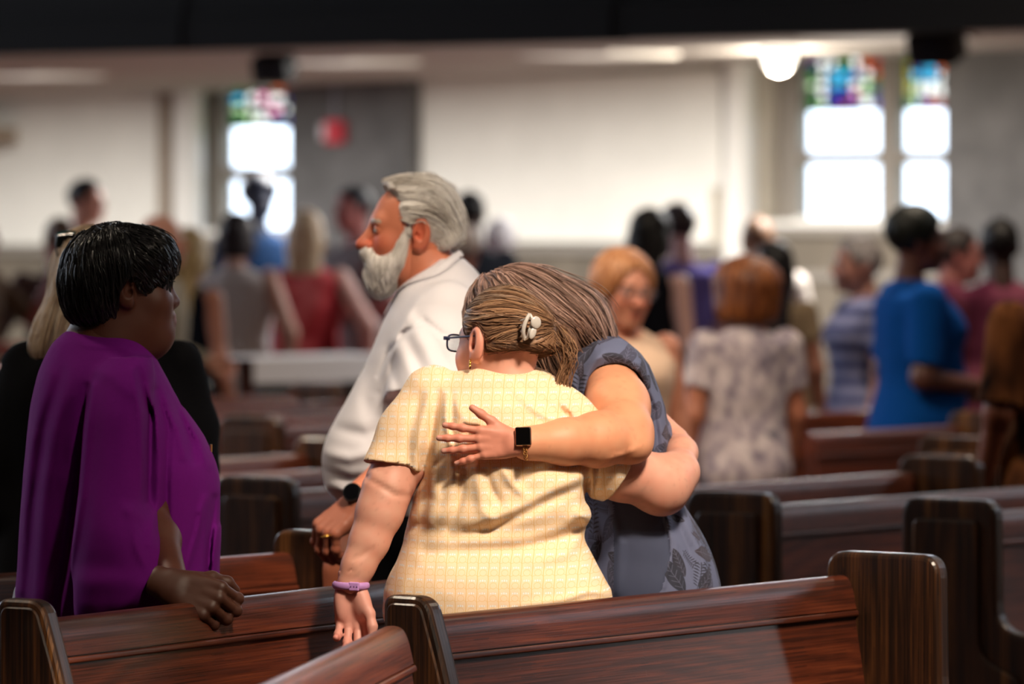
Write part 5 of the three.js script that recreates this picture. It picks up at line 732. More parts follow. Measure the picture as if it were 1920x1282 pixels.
  const dm = phy({ map: tex, roughness: 0.85, sheen: 0.25, sheenRoughness: 0.5, sheenColor: new THREE.Color('#b9bce0') });
  const dress = part('dress', pick(geo, (x, y, z) => !inPanel(x, y, z)), dm, g); const pn = part('plain_panel', pick(geo, inPanel), phy({ color: '#3b425c', roughness: 0.8, sheen: 0.25, sheenRoughness: 0.5, sheenColor: new THREE.Color('#9aa2d0') }), g); pn.userData.label = 'plain navy panel of the skirt';
  shoesAt(g, 0.03, 0, rad(-60));
  // hair: long, falling forward over the bowed head to the shoulder
  const hb = SU(0.05, ell(P(968, 585, 0.06), [0.105, 0.098, 0.11]), ell(P(1040, 600, 0.05), [0.115, 0.085, 0.105]), chain([[P(1000, 590, 0.06), R(72)], [P(1075, 622, 0.06), R(50)], [P(1128, 650, 0.06), R(21)], [P(1150, 668, 0.05), R(8)]], 0.04), chain([[P(1020, 640, 0.1), R(50)], [P(1032, 690, 0.11), R(36)], [P(1026, 735, 0.09), R(20)]], 0.04), ell(P(935, 585, 0.02), [0.05, 0.06, 0.08]));
  const part0 = P(915, 535, 0.1), flow = (x, y, z) => { const a = P(1150, 668, 0.06), b = P(1024, 740, 0.12); const up = y > P(0, 625)[1] ? 1 : 0; const dx = x - P(985, 0)[0], t = clamp(dx / 0.1 + (P(0, 610)[1] - y < 0 ? 0.6 : -0.4), 0, 1); return [lerp(b[0] - x, a[0] - x, t) + 0.02, lerp(b[1] - y, a[1] - y, t) + t * 0.05 * (dx < 0.02 ? 1 : 0), 0]; };
  const hf = (x, y, z) => { const d = hb(x, y, z); if (Math.abs(d) > 0.03) return d; const u = (y - part0[1]) * 0.86 + (x - part0[0]) * 0.5, w = (x - part0[0]) * 0.86 - (y - part0[1]) * 0.5; return d - 0.006 * (noise3(u * 38, w * 5, z * 22) - 0.5) - 0.0028 * (noise3(u * 110, w * 8, z * 60) - 0.5); };
  const hcol = (t, q) => { const a = [0.085, 0.045, 0.03], b = [0.34, 0.175, 0.11], e = [0.54, 0.39, 0.37], w = sstep(P(0, 620)[1], P(0, 530)[1], q[1]) * 0.5 + sstep(P(1050, 0)[0], P(1140, 0)[0], q[0]) * 0.4; const dkn = lerp(0.25, 1, sstep(P(0, 650)[1], P(0, 580)[1], q[1] + 0.35 * Math.max(0, q[0] - P(1040, 0)[0]))); return [0, 1, 2].map((k) => lerp(lerp(a[k], b[k], t), e[k], w * t) * dkn); };  // hair painted paler where rim-lit and darker in its shaded inside
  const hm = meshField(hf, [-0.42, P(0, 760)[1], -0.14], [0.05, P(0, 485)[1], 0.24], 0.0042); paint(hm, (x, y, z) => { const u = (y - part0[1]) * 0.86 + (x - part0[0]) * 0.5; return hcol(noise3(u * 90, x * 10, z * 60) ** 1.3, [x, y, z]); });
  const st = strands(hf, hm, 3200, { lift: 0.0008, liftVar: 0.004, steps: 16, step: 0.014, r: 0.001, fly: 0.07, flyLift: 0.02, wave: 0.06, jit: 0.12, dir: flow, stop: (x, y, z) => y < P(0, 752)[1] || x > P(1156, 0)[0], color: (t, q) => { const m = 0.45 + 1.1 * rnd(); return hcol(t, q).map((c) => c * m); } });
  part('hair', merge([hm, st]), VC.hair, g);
  // smart watch on a gold chain bracelet
  const wt = new THREE.Group(); wt.name = 'smart_watch'; wt.position.set(...P(981, 818, 0.495)); wt.rotation.set(-0.1, -0.06, 0.02); g.add(wt);
  part('case', rbox(0.034, 0.0395, 0.0105, 0.005, 4), std({ color: '#b08468', metalness: 0.9, roughness: 0.25 }), wt); part('screen', move(rbox(0.0305, 0.036, 0.004, 0.0019, 3), 0, 0, 0.0052), phy({ color: '#050506', roughness: 0.08, clearcoat: 1 }), wt);
  const links = []; for (let i = 0; i < 6; i++) { const t = new THREE.TorusGeometry(0.0052, 0.0012, 6, 14); t.scale(0.62, 1, 1); t.rotateZ(i % 2 ? 0.5 : -0.5); t.rotateX(-0.16 * i); t.translate(0.0035, -0.023 - i * 0.0058 + i * i * 0.0003, -0.001 - i * i * 0.0009); links.push(t.toNonIndexed()); } part('chain_bracelet', merge(links), std({ color: '#c99a5a', metalness: 0.9, roughness: 0.3 }), wt);
}
// ================================================================ woman in purple
{
  const { g, P, rows, R } = figure(890, 225, 'woman in a loose purple dress with short black hair, her hand on the pew back');
  const skin = srgb('#542e21'), skinM = bodyPaint(skin, 0.15, 0.1);
  const T = [[612, 140, 245, 0.06, -0.01], [624, 120, 262, 0.08, -0.01], [645, 98, 278, 0.11], [690, 76, 302, 0.165], [730, 64, 322, 0.19], [765, 57, 342, 0.2], [810, 52, 372, 0.21], [850, 49, 396, 0.215], [885, 46, 409, 0.22], [920, 44, 413, 0.22], [980, 40, 412, 0.22], [1060, 35, 408, 0.215], [1130, 29, 405, 0.21], [1200, 40, 395, 0.185], [1300, 90, 350, 0.14]];
  const sh = P(228, 722, 0.07), el = P(258, 940, 0.15), wr = P(326, 1096, 0.37);
  const arm = chain([[sh, R(42)], [P(240, 830, 0.12), R(42)], [el, R(40)], [P(301, 1012, 0.22), R(33)], [wr, R(27)]], 0.03);
  const armB = chain([[P(130, 730, -0.1), R(40)], [P(150, 900, -0.24), R(40)], [P(260, 980, -0.3), R(30)]], 0.03);
  const torso = loft(rows(T, -0.02), 2.2), neck = SU(0.04, cap(P(222, 560, -0.02), P(195, 650, -0.01), 0.072, 0.085));
  const F0 = SU(0.03, torso, neck, arm, armB, legsField(0, 0, 1, 1.3));
  const list = [paint(meshField(F0, [-0.3, -0.01, -0.4], [0.34, P(0, 585)[1], 0.42], 0.008), skinM)];
  const HM = headM(P(236, 541, 0.0), rad(104), rad(-2), rad(0), 1.0);
  const hg = paint(meshField(headField({ jaw: 1.02, fat: 0.022, nose: 1.12, noseLen: -0.008, lip: 1.55, neck: 0.066, brow: 0.9, cheek: 0.026 }), [-0.12, -0.2, -0.13], [0.12, 0.13, 0.14], 0.0034), headPaint(skin, { noBrow: true, white: [0.12, 0.09, 0.08], lipColor: [0.16, 0.06, 0.06], flush: 0.1 })); hg.applyMatrix4(HM); list.push(hg);
  list.push(setHand(handMesh({ curl: [[58, 72, 45], [60, 72, 45], [62, 72, 45], [64, 70, 45]], spread: [2, 0, -2, -4], thumb: [[0.055, 0.045, -0.02], [0.078, 0.052, -0.04], [0.09, 0.05, -0.06]], r: 1.08, nail: [0.45, 0.32, 0.32] }, srgb('#4a291d')), P(322, 1099, 0.385), [0.9, -0.3, 0.3], [-0.15, 0.42, 0.9], false, 1.14));
  list.push(setHand(handGeo('relax', skin), P(260, 980, -0.3), [0.8, -0.5, 0], [0.2, 0.3, -0.9], true, 1));
  part('body', merge(list), VC.skin, g);
  // dress: body of the gown, and the wide sleeve that hangs over the near arm
  const body = loft(rows(T), 2.15);
  const SL = [[668, 196, 286, 0.07, 0.1], [700, 172, 289, 0.1, 0.125], [760, 160, 288, 0.12, 0.15], [830, 154, 286, 0.125, 0.17], [890, 150, 284, 0.13, 0.185], [940, 147, 283, 0.135, 0.2], [985, 145, 299, 0.135, 0.22], [1020, 143, 320, 0.13, 0.235], [1055, 141, 337, 0.125, 0.245], [1085, 139, 345, 0.12, 0.26], [1110, 138, 338, 0.11, 0.265], [1132, 138, 308, 0.1, 0.265], [1155, 140, 262, 0.08, 0.26], [1180, 145, 210, 0.04, 0.25]];
  let cl = SU(0.012, body, loft(rows(SL), 2.1));
  cl = SUBT(cl, ell(P(200, 610, 0.0), [0.075, 0.045, 0.09]), 0.006);
  cl = SUBT(cl, INT(OFF(arm, 0.008), plane(P(322, 1085, 0.28), [-0.6, 0.7, -0.3]), 0.002), 0.002);
  const q = (a, w, am) => ({ p: a.map((v) => P(v[0], v[1])), w, a: am });
  const fo = folds([
    q([[150, 690], [120, 780], [100, 900], [88, 1020], [78, 1140]], 0.022, 0.009), q([[128, 700], [90, 800], [72, 930], [62, 1060], [55, 1145]], 0.018, -0.008), q([[108, 700], [75, 820], [58, 950], [48, 1100]], 0.014, 0.007), q([[176, 720], [166, 800], [158, 900], [140, 1030], [118, 1148]], 0.009, -0.012), q([[188, 720], [180, 820], [172, 920], [150, 1040], [132, 1146]], 0.012, 0.009),
    q([[262, 690], [278, 760], [284, 850], [286, 930]], 0.01, 0.008), q([[272, 690], [292, 770], [292, 860], [290, 930]], 0.008, -0.012), q([[285, 720], [305, 780], [312, 850], [310, 930], [300, 1000]], 0.009, 0.008), q([[300, 730], [322, 800], [322, 900], [322, 1000], [328, 1060]], 0.008, -0.01), q([[318, 750], [342, 800], [352, 850]], 0.009, 0.008), q([[330, 760], [360, 820], [372, 860]], 0.008, -0.007), q([[345, 770], [378, 820], [395, 870]], 0.008, 0.006),
    q([[390, 930], [372, 1000], [350, 1070], [342, 1090]], 0.008, 0.007), q([[404, 930], [396, 1010], [392, 1100]], 0.007, -0.007), q([[378, 960], [358, 1040], [345, 1085]], 0.006, -0.005), q([[410, 990], [404, 1050], [404, 1100]], 0.008, 0.007),
    q([[262, 940], [272, 975], [282, 1010], [300, 1050]], 0.01, 0.006), q([[255, 930], [282, 955]], 0.012, 0.006), q([[200, 690], [230, 700], [262, 730]], 0.014, 0.005), q([[135, 625], [170, 645], [230, 648], [262, 662]], 0.007, 0.004), q([[315, 1070], [300, 1090], [290, 1110]], 0.01, -0.005), q([[300, 1060], [280, 1090], [250, 1120]], 0.012, 0.005),
  ]);
  const clf = (x, y, z) => { const d = cl(x, y, z); if (Math.abs(d) > 0.045) return d; return d - fo(x, y) - 0.006 * (noise3(x * 16 + 2, y * 3.2, z * 14) - 0.5) - 0.0012 * (noise3(x * 60, y * 12, z * 50) - 0.5); };
  const geo = meshField(INT(clf, plane([0, 0.35, 0], [0, -1, 0]), 0.004), [-0.3, 0.33, -0.3], [0.3, P(0, 602)[1], 0.44], 0.0062);
  const pc = srgb('#681173'); part('dress', paint(geo, (x, y, z) => { const m = 1 + 0.1 * (noise3(x * 300, y * 300, z * 300) - 0.5); return [pc[0] * m, pc[1] * m, pc[2] * m]; }), phy({ vertexColors: true, roughness: 0.88, specularIntensity: 0.2, sheen: 0.1, sheenRoughness: 0.4, sheenColor: new THREE.Color('#b04ab8') }), g);
  shoesAt(g, 0, 0, rad(100));
  const zip = new THREE.CylinderGeometry(0.0022, 0.0022, 0.016, 8); zip.translate(...P(396, 840, 0.0)); part('brooch', zip, std({ color: '#c9a063', metalness: 0.8, roughness: 0.3 }), g);
  // hair: glossy short wig, fringe swept forward
  const hb = SUBT(INT(SU(0.03, ell([0, 0.038, -0.02], [0.092, 0.1, 0.118]), ell([0, -0.01, -0.058], [0.082, 0.082, 0.078]), ell([0, 0.06, 0.05], [0.076, 0.06, 0.06])), (x, y, z) => -0.078 - y - (z > -0.02 ? 0 : 0), 0.02), SU(0.01, ell([0, -0.075, 0.1], [0.12, 0.098, 0.092]), ell([-0.09, -0.03, -0.004], [0.05, 0.05, 0.03]), ell([0.09, -0.03, -0.004], [0.05, 0.05, 0.03])), 0.014);
  const crown = [0.0, 0.14, -0.03], hdir = (x, y, z) => z > 0.0 ? [-x * 0.2 - 0.1, -0.45 - (0.1 - y) * 3, 0.75] : [x * 0.3, -0.85, 0.12 - (y < -0.03 ? -0.3 : 0)];
  const hf = (x, y, z) => { const d = hb(x, y, z); if (Math.abs(d) > 0.025) return d; return d - 0.006 * (noise3(Math.atan2(z + 0.03, x) * 16, y * 16, 3) - 0.5) - 0.003 * (noise3(x * 70, y * 55, z * 70) - 0.5); };
  const hm = paint(meshField(hf, [-0.13, -0.12, -0.17], [0.13, 0.17, 0.14], 0.004), (x, y, z) => { const t = noise3(Math.atan2(z + 0.03, x) * 60, y * 20, 1); return [0.006 + 0.006 * t, 0.006 + 0.006 * t, 0.008 + 0.007 * t]; });
  const st = strands(hf, hm, 2600, { lift: 0.0006, liftVar: 0.0035, steps: 8, step: 0.01, r: 0.0013, fly: 0.03, flyLift: 0.006, wave: 0.25, waveF: 1.1, dir: hdir, color: (t) => { const v = 0.005 + t * 0.014; return [v, v, v * 1.15]; } });
  const fr = []; for (let i = 0; i < 60; i++) { const x = -0.06 + rnd() * 0.09, y0 = 0.055 + rnd() * 0.03; const c2 = new THREE.CatmullRomCurve3([new THREE.Vector3(x, y0, 0.085), new THREE.Vector3(x - 0.005, y0 - 0.03, 0.1 - Math.abs(x) * 0.3), new THREE.Vector3(x - 0.01, y0 - 0.055 - rnd() * 0.02, 0.097 - Math.abs(x) * 0.4)]); fr.push(paint(new THREE.TubeGeometry(c2, 8, 0.0011, 3), plain([0.008, 0.008, 0.01]))); }
  const hair = merge([hm, st, ...fr]); hair.applyMatrix4(HM); part('hair', hair, phy({ vertexColors: true, roughness: 0.3, specularIntensity: 1, side: THREE.DoubleSide }), g);
}

// ================================================================ blonde woman in black behind her
{
  const { g, P, rows, R } = figure(798, 185, 'blonde woman in black with sunglasses pushed up on her head, behind the woman in purple');
  const skin = srgb('#c98d78'), T = [[628, 150, 215, 0.05], [640, 105, 262, 0.08], [655, 62, 300, 0.1], [690, 20, 335, 0.13], [740, -2, 362, 0.15], [800, -6, 384, 0.16], [850, -8, 388, 0.16], [920, -6, 380, 0.16], [1000, -14, 380, 0.17], [1090, -24, 384, 0.18], [1200, -28, 386, 0.18], [1300, -20, 380, 0.17]];
  const torso = loft(rows(T, -0.02), 2.2), arms = [chain([[P(40, 700, 0), R(45)], [P(10, 880, 0.02), R(38)], [P(20, 1040, 0.06), R(26)]], 0.03), chain([[P(335, 700, 0), R(45)], [P(365, 860, 0.0), R(38)], [P(352, 1020, -0.05), R(26)]], 0.03)];
  const F0 = SU(0.03, torso, cap(P(180, 560, -0.02), P(182, 650, -0.02), 0.052, 0.06), ...arms, legsField(0, 0, 1, 1.1));
  const list = [paint(meshField(F0, [-0.3, -0.01, -0.25], [0.3, P(0, 590)[1], 0.3], 0.01), bodyPaint(skin))], HM = headM(P(172, 526, 0.0), rad(168), 0, 0, 1);
  const hg = paint(meshField(headField({ jaw: 0.9 }), [-0.1, -0.19, -0.13], [0.1, 0.13, 0.14], 0.005), headPaint(skin)); hg.applyMatrix4(HM); list.push(hg);
  list.push(setHand(handGeo('relax', skin), P(20, 1040, 0.06), [0.1, -1, 0.1], [-1, 0, 0.2], true)); list.push(setHand(handGeo('relax', skin), P(352, 1020, -0.05), [-0.1, -1, 0], [1, 0, 0.2], false)); part('body', merge(list), VC.skin, g);
  const slv = [chain([[P(50, 690, 0), R(52)], [P(8, 870, 0.02), R(48)], [P(14, 960, 0.04), R(46)]], 0.03), chain([[P(330, 690, 0), R(52)], [P(360, 800, 0), R(46)], [P(368, 880, 0), R(44)]], 0.03)];
  let cl = SU(0.03, loft(rows(T), 2.2), ...slv); cl = SUBT(cl, ell(P(182, 620, 0), [0.07, 0.05, 0.08]), 0.006);
  part('blouse', paint(meshField(INT((x, y, z) => { const d = cl(x, y, z); return Math.abs(d) < 0.04 ? d - 0.008 * (noise3(x * 16 + y * 4, y * 5, z * 10) - 0.5) : d; }, plane([0, 0.8, 0], [0, -1, 0])), [-0.32, 0.78, -0.26], [0.32, P(0, 615)[1], 0.28], 0.009), plain(srgb('#07070a'))), VC.cloth, g);
  const tr = SU(0.03, loft(rows([[1140, -16, 374, 0.165], [1240, -14, 374, 0.165], [1330, 10, 350, 0.14]]), 2.2), ...[1, -1].map((d) => chain([[[d * 0.1, 0.72, 0], 0.105], [[d * 0.1, 0.4, 0], 0.08], [[d * 0.1, 0.05, 0], 0.06]], 0.03))); part('trousers', paint(meshField(tr, [-0.32, 0.02, -0.25], [0.32, 0.86, 0.25], 0.014), plain(srgb('#0d1220'))), VC.cloth, g); shoesAt(g, 0, 0, rad(180));
  const hb = SU(0.04, SUBT(ell(P(171, 511, 0.005), [0.095, 0.112, 0.112]), ell(P(172, 560, -0.115), [0.062, 0.11, 0.09]), 0.015), loft(rows([[500, 118, 225, 0.08, 0.03], [540, 98, 240, 0.075, 0.04], [600, 68, 245, 0.06, 0.055], [640, 56, 240, 0.045, 0.065], [668, 62, 225, 0.03, 0.07], [690, 80, 200, 0.015, 0.07]]), 2.2));
  const hf = (x, y, z) => { const d = hb(x, y, z); if (Math.abs(d) > 0.03) return d; const u = x + (y - P(0, 440)[1]) * -0.22; return d - 0.008 * (noise3(u * 45, y * 4, 2) - 0.5) - 0.003 * (noise3(u * 140, y * 5, z * 30) - 0.5); };
  const col = (t) => { const a = [0.3, 0.2, 0.12], b = [0.75, 0.58, 0.4], e = [0.9, 0.82, 0.68]; return [0, 1, 2].map((k) => t < 0.5 ? lerp(a[k], b[k], t * 2) : lerp(b[k], e[k], t * 2 - 1)); };
  const hm = paint(meshField(hf, [-0.2, P(0, 710)[1], -0.13], [0.14, P(0, 400)[1], 0.16], 0.0045), (x, y, z) => col(noise3((x + (y - 1.6) * -0.22) * 110, y * 4, z * 20)));
  const st = strands(hf, hm, 1500, { lift: 0.0006, liftVar: 0.003, steps: 16, step: 0.014, r: 0.0011, wave: 0.03, dir: (x, y, z) => [-0.28 + x * 0.3, -1, 0.0], stop: (x, y) => y < P(0, 690)[1], color: (t) => col(t) });
  part('hair', merge([hm, st]), VC.hair, g);
  const sg = new THREE.Group(); sg.name = 'sunglasses'; g.add(sg); const lens = rbox(0.05, 0.034, 0.012, 0.008, 3); lens.rotateZ(0.08); lens.rotateY(-0.3); lens.translate(...P(124, 451, 0.06)); part('lens', lens, phy({ color: '#0d1416', roughness: 0.1, clearcoat: 1 }), sg);
  const tmp = new THREE.TubeGeometry(new THREE.CatmullRomCurve3([[108, 440, 0.07], [105, 462, 0.075], [108, 480, 0.07], [116, 500, 0.05]].map((v) => new THREE.Vector3(...P(...v)))), 16, 0.0022, 6); part('temple', tmp, std({ color: '#3a4a4c', roughness: 0.3, metalness: 0.5 }), sg);
  const topB = new THREE.TubeGeometry(new THREE.CatmullRomCurve3([[107, 438, 0.072], [125, 434, 0.065], [145, 436, 0.05]].map((v) => new THREE.Vector3(...P(...v)))), 12, 0.0026, 6); part('brow_bar', topB, std({ color: '#1d6a70', roughness: 0.3, metalness: 0.4 }), sg);
}

// ================================================================ white-bearded man
{
  const { g, P, rows, R } = figure(812, 775, 'white-bearded man in a white polo shirt, in profile, his hand on the dark pew end');
  const skin = srgb('#cd7c5d'), skinM = bodyPaint(skin, 0.12, 0.12);
  const T = [[486, 806, 870, 0.06], [508, 778, 892, 0.1], [540, 748, 912, 0.165], [568, 735, 928, 0.21], [600, 720, 938, 0.235], [650, 700, 944, 0.24], [700, 676, 945, 0.245], [750, 648, 944, 0.25], [800, 619, 940, 0.255], [850, 604, 934, 0.255], [890, 605, 930, 0.25], [920, 616, 926, 0.235], [942, 640, 922, 0.225], [960, 668, 918, 0.21]];
  const LOW = [[935, 655, 915, 0.21], [1000, 672, 915, 0.205], [1090, 688, 912, 0.2], [1150, 695, 905, 0.19]];
  const Sh = P(842, 620, 0.16), El = P(822, 812, 0.29), Wr = P(672, 932, 0.34);
  const arm = chain([[Sh, R(44)], [P(834, 720, 0.24), R(42)], [El, R(42)], [P(745, 880, 0.32), R(38)], [Wr, R(28)]], 0.03), armB = chain([[P(830, 610, -0.2), R(48)], [P(830, 800, -0.25), R(40)], [P(775, 865, -0.22), R(27)]], 0.03);
  const torso = SU(0.03, loft(rows(T, -0.018), 2.2), loft(rows(LOW, -0.018), 2.2)), neck = SU(0.03, cap(P(778, 470, 0), P(822, 540, 0), 0.065, 0.07));
  const F0 = SU(0.03, torso, neck, arm, armB, legsField(0, 0, 1, 1.2));
  const list = [paint(meshField(F0, [-0.26, -0.01, -0.36], [0.26, P(0, 465)[1], 0.4], 0.009), skinM)];
  const HM = headM(P(771, 434, 0), rad(-82), rad(-1), rad(0), 1.01);
  const hg = paint(meshField(headField({ jaw: 1.08, nose: 1.12, noseLen: 0.006, brow: 1.25, earS: 1.14, neck: 0.06 }), [-0.1, -0.19, -0.13], [0.1, 0.13, 0.14], 0.0032), headPaint(skin, { flush: 0.95, browColor: [0.5, 0.38, 0.3], white: [0.4, 0.33, 0.3], lipColor: [0.5, 0.2, 0.16], iris: [0.12, 0.16, 0.2] })); hg.applyMatrix4(HM); list.push(hg);
  const hs = srgb('#9a5a44'); list.push(setHand(handMesh({ curl: [[52, 30, 15], [55, 32, 15], [56, 34, 15], [54, 34, 15]], spread: [7, 2, -4, -12], thumb: [[0.062, 0.042, -0.02], [0.082, 0.046, -0.045], [0.092, 0.046, -0.068]], r: 1.12 }, hs), P(668, 942, 0.345), [-0.72, -0.66, 0.12], [-0.45, 0.62, 0.64], true, 1.08));
  list.push(setHand(handGeo('relax', skin), P(775, 865, -0.22), [-0.8, -0.5, 0.2], [0, 0.3, -0.9], false, 1.05));
  part('body', merge(list), VC.skin, g);
  // polo shirt
  const slv = INT(chain([[P(838, 600, 0.17), R(70)], [P(822, 680, 0.21), R(82)], [P(812, 752, 0.25), R(84)], [P(808, 800, 0.27), R(80)]], 0.03), plane(P(806, 762, 0.25), [-0.12, -0.5, 0.12]), 0.004), slB = INT(chain([[P(830, 610, -0.17), R(66)], [P(806, 780, -0.25), R(62)]], 0.03), plane(P(812, 750, -0.25), [-0.1, -0.5, 0]));
  let cl = SU(0.03, loft(rows(T), 2.2), slv, slB);
  cl = SUBT(cl, SU(0.02, cap(P(772, 478, 0), P(820, 540, 0), 0.072, 0.04)), 0.004);
  cl = SUBT(cl, INT(OFF(arm, 0.012), plane(P(806, 735, 0.24), [0.12, 0.5, -0.1]), 0.002), 0.003);
  const q = (a, w, am) => ({ p: a.map((v) => P(v[0], v[1])), w, a: am });
  const fo = folds([q([[790, 555], [760, 600], [735, 660], [715, 720]], 0.01, 0.006), q([[800, 600], [760, 620], [730, 660], [712, 700]], 0.006, -0.006), q([[800, 595], [830, 620], [880, 640]], 0.008, -0.005), q([[770, 590], [800, 640], [830, 700], [845, 740]], 0.016, 0.006), q([[790, 590], [822, 640], [850, 700]], 0.014, -0.006), q([[752, 640], [775, 690], [800, 745]], 0.016, 0.006), q([[765, 625], [792, 680], [815, 740]], 0.013, -0.005), q([[735, 650], [745, 700], [765, 745]], 0.014, -0.005), q([[620, 845], [660, 850], [720, 835], [760, 815]], 0.014, 0.007), q([[615, 880], [660, 892], [720, 885], [770, 860]], 0.012, -0.006), q([[640, 800], [690, 808], [740, 790]], 0.016, -0.007), q([[620, 905], [670, 918], [720, 915]], 0.01, 0.006), q([[700, 690], [690, 740], [700, 780]], 0.02, -0.006)]);
  const clf = (x, y, z) => { const d = cl(x, y, z); if (Math.abs(d) > 0.045) return d; return d - fo(x, y) - 0.006 * (noise3(x * 12, y * 9 + x * 5, z * 11) - 0.5); };
  part('shirt', paint(meshField(clf, [-0.26, P(0, 972)[1], -0.36], [0.26, P(0, 462)[1], 0.4], 0.007), plain(srgb('#dcd9e0'))), phy({ vertexColors: true, roughness: 0.85, sheen: 0.3, sheenRoughness: 0.5, sheenColor: new THREE.Color('#ffffff') }), g);
  // collar: a turned-down band from the nape to the open front
  { const mid = (t) => { const a = P(860, 478, 0), b = P(738, 566, 0); return [lerp(a[0], b[0], t), lerp(a[1], b[1], t)]; }, up = [], N = 40, pos = [], idx = [];
    for (let side = 0; side < 2; side++) for (let i = 0; i <= N; i++) { const t = i / N, m = mid(t), w = Math.sin(Math.PI * Math.pow(t, 0.8) * 0.93 + 0.04), zz = (side ? -1 : 1) * (0.014 + 0.07 * w), top = [m[0], m[1] + 0.012, zz * 0.9]; const bz = zz + (side ? -1 : 1) * 0.036 * (0.3 + 0.7 * w), bx = m[0] + 0.012 * (1 - t) - 0.03 * t * (1 - w * 0.6); let by = top[1]; while (by > top[1] - 0.1 && clf(bx, by, bz) > 0.007) by -= 0.002; const bot = [bx, by, bz]; for (const v of [top, [(top[0] + bot[0]) / 2, (top[1] + bot[1]) / 2 + 0.004, (top[2] + bot[2]) / 2 + (side ? -1 : 1) * 0.01], bot]) pos.push(...v); const inn = [m[0], m[1] - 0.03, zz * 0.86]; pos.push(...inn); if (i < N) { const b0 = (side * (N + 1) + i) * 4; for (const [p0, p1] of [[0, 1], [1, 2], [0, 3]]) idx.push(b0 + p0, b0 + p1, b0 + 4 + p0, b0 + p1, b0 + 4 + p1, b0 + 4 + p0); } }
    const cg = new THREE.BufferGeometry(); cg.setAttribute('position', new THREE.BufferAttribute(new Float32Array(pos), 3)); cg.setIndex(idx); cg.computeVertexNormals(); part('collar', cg, phy({ color: '#dcd9e0', roughness: 0.85, side: THREE.DoubleSide }), g); }
  const bt = new THREE.SphereGeometry(0.0045, 12, 8); bt.translate(...P(737, 563, 0.03)); part('button', bt, std({ color: '#e8d8c0', roughness: 0.3 }), g);
  const tr = SU(0.03, loft(rows(LOW), 2.2), ...[1, -1].map((d) => chain([[[0.02, 0.78, d * 0.1], 0.115], [[0.02, 0.45, d * 0.1], 0.09], [[0.02, 0.05, d * 0.1], 0.07]], 0.03))); part('trousers', paint(meshField(tr, [-0.26, 0.02, -0.3], [0.26, P(0, 930)[1], 0.3], 0.012), plain(srgb('#0c0d12'))), VC.cloth, g); shoesAt(g, 0.0, 0, rad(-90));
  // hair, swept back, and the full beard
  const mix = (t, dark) => { const a = [0.2, 0.17, 0.15], b = [0.58, 0.53, 0.47], e = [0.86, 0.83, 0.8]; t = clamp(t - dark, 0, 1); return [0, 1, 2].map((k) => t < 0.4 ? lerp(a[k], b[k], t * 2.5) : lerp(b[k], e[k], (t - 0.4) / 0.6)); };
  const hb = SUBT(INT(INT(SU(0.03, ell([0, 0.038, -0.016], [0.082, 0.093, 0.104]), ell([0, -0.02, -0.085], [0.068, 0.06, 0.034]), ell([0, 0.1, 0.042], [0.052, 0.02, 0.036])), (x, y, z) => (z - 0.036 - Math.max(0, y - 0.078) * 1.0 + Math.max(0, 0.03 - y) * 0.3) * 0.6, 0.014), (x, y, z) => -0.062 - y - (z + 0.03) * 0.5, 0.012), SU(0.01, ell([0.088, -0.01, -0.012], [0.032, 0.043, 0.026]), ell([-0.088, -0.01, -0.012], [0.032, 0.043, 0.026])), 0.01);
  const hf = (x, y, z) => { const d = hb(x, y, z); return Math.abs(d) > 0.02 ? d : d - 0.0045 * (noise3(y * 40 + z * 22, z * 12, x * 30) - 0.5) - 0.002 * (noise3(y * 120 + z * 60, z * 20, x * 60) - 0.5); };
  const dk = (x, y, z) => 0.5 * Math.exp(-(((y - 0.045) / 0.035) ** 2 + ((z + 0.03) / 0.045) ** 2)) + 0.5 * Math.exp(-(((y - 0.112) / 0.014) ** 2 + ((z - 0.055) / 0.02) ** 2));
  const hm = paint(meshField(hf, [-0.12, -0.12, -0.15], [0.12, 0.16, 0.14], 0.0038), (x, y, z) => mix(0.68 + 0.5 * noise3(y * 90 + z * 50, z * 16, x * 60), dk(x, y, z) * noise3(y * 60, z * 20, 4) * 1.6));
  const st = strands(hf, hm, 2200, { lift: 0.0006, liftVar: 0.003, steps: 9, step: 0.011, r: 0.001, fly: 0.04, flyLift: 0.008, wave: 0.06, dir: (x, y, z) => [0, -0.1 - (z < -0.02 ? 0.5 : 0) + (z > 0.03 ? 0.25 : 0), -1 + (z < -0.06 ? 0.6 : 0)], color: (t, p) => mix(0.5 + t * 0.65, dk(...p) * rnd() * 1.8) });
  const hair = merge([hm, st]); hair.applyMatrix4(HM); part('hair', hair, VC.hair, g);
  const bb = SU(0.02, cap([0.064, 0.012, 0.012], [0.05, -0.065, 0.04], 0.007, 0.022), cap([-0.064, 0.012, 0.012], [-0.05, -0.065, 0.04], 0.007, 0.022), ell([0, -0.098, 0.066], [0.054, 0.04, 0.04]), ell([0, -0.118, 0.068], [0.04, 0.038, 0.03]), cap([0.04, -0.085, 0.06], [-0.04, -0.085, 0.06], 0.024), cap([0.012, -0.049, 0.1], [0.04, -0.078, 0.08], 0.0095, 0.015), cap([-0.012, -0.049, 0.1], [-0.04, -0.078, 0.08], 0.0095, 0.015), cap([0.012, -0.049, 0.1], [-0.012, -0.049, 0.1], 0.009));
  const bcut = SUBT(bb, ell([0, -0.067, 0.105], [0.02, 0.0065, 0.022]), 0.004), bf = (x, y, z) => { const d = bcut(x, y, z); return Math.abs(d) > 0.02 ? d : d - 0.004 * (noise3(x * 70 + z * 70, y * 14, z * 40) - 0.5) - 0.0018 * (noise3(x * 190, y * 30, z * 190) - 0.5); };
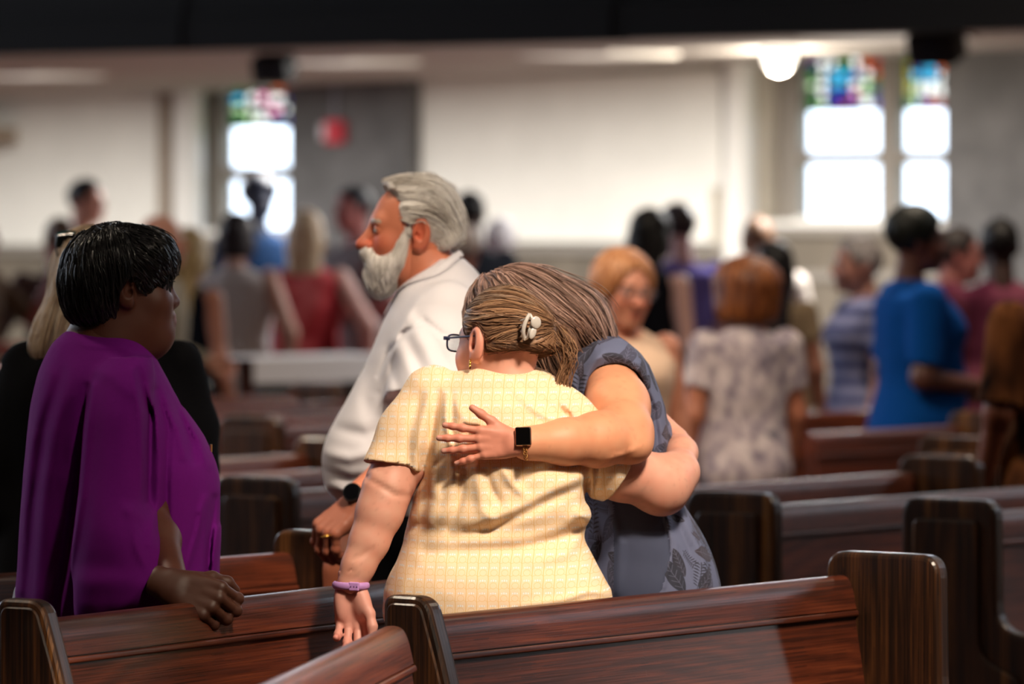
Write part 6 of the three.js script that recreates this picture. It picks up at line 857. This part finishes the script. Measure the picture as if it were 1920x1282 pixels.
  const bm = paint(meshField(bf, [-0.1, -0.19, -0.03], [0.1, 0.03, 0.14], 0.0036), (x, y, z) => mix(0.62 + 0.4 * noise3(x * 120 + z * 90, y * 20, 1), 0));
  const bs = strands(bf, bm, 1600, { lift: 0.0004, liftVar: 0.0025, steps: 5, step: 0.008, r: 0.0009, wave: 0.1, dir: (x, y, z) => [-x * 1.5, -1, y > -0.05 ? 0.5 : -0.1], color: (t) => mix(0.55 + 0.45 * t, 0) });
  const be = merge([bm, bs]); be.applyMatrix4(HM); part('beard', be, VC.hair, g);
  // round dark watch and ring
  const wv = new THREE.Group(); wv.name = 'wristwatch'; wv.position.set(...P(668, 935, 0.34)); g.add(wv);
  { const ax = new THREE.Vector3(-0.72, -0.6, 0.12).normalize(), out = new THREE.Vector3(-0.35, 0.3, 0.9); out.addScaledVector(ax, -out.dot(ax)).normalize(); const X = new THREE.Vector3().crossVectors(ax, out); wv.quaternion.setFromRotationMatrix(new THREE.Matrix4().makeBasis(X, ax, out)); }
  const wc = new THREE.CylinderGeometry(0.0215, 0.0225, 0.011, 36); wc.rotateX(Math.PI / 2); wc.translate(0, 0, 0.037); part('case', wc, std({ color: '#101216', roughness: 0.35, metalness: 0.4 }), wv); const wd = new THREE.CylinderGeometry(0.0185, 0.0185, 0.002, 36); wd.rotateX(Math.PI / 2); wd.translate(0, 0, 0.043); part('dial', wd, phy({ color: '#06070a', roughness: 0.1, clearcoat: 1 }), wv);
  const ws = new THREE.TorusGeometry(0.0335, 0.004, 10, 48); ws.rotateX(Math.PI / 2); ws.scale(1, 2.4, 1); part('strap', ws, std({ color: '#14151a', roughness: 0.7 }), wv);
  const rg = new THREE.TorusGeometry(0.0102, 0.0021, 10, 28); rg.rotateX(Math.PI / 2); rg.rotateZ(0.2); rg.translate(...P(611, 1005, 0.4)); part('ring', rg, std({ color: '#d9a850', metalness: 0.95, roughness: 0.25 }), g);
}
scene.traverse((o) => { if (o.isMesh) o.castShadow = o.receiveShadow = true; });
renderer.render(scene, camera);
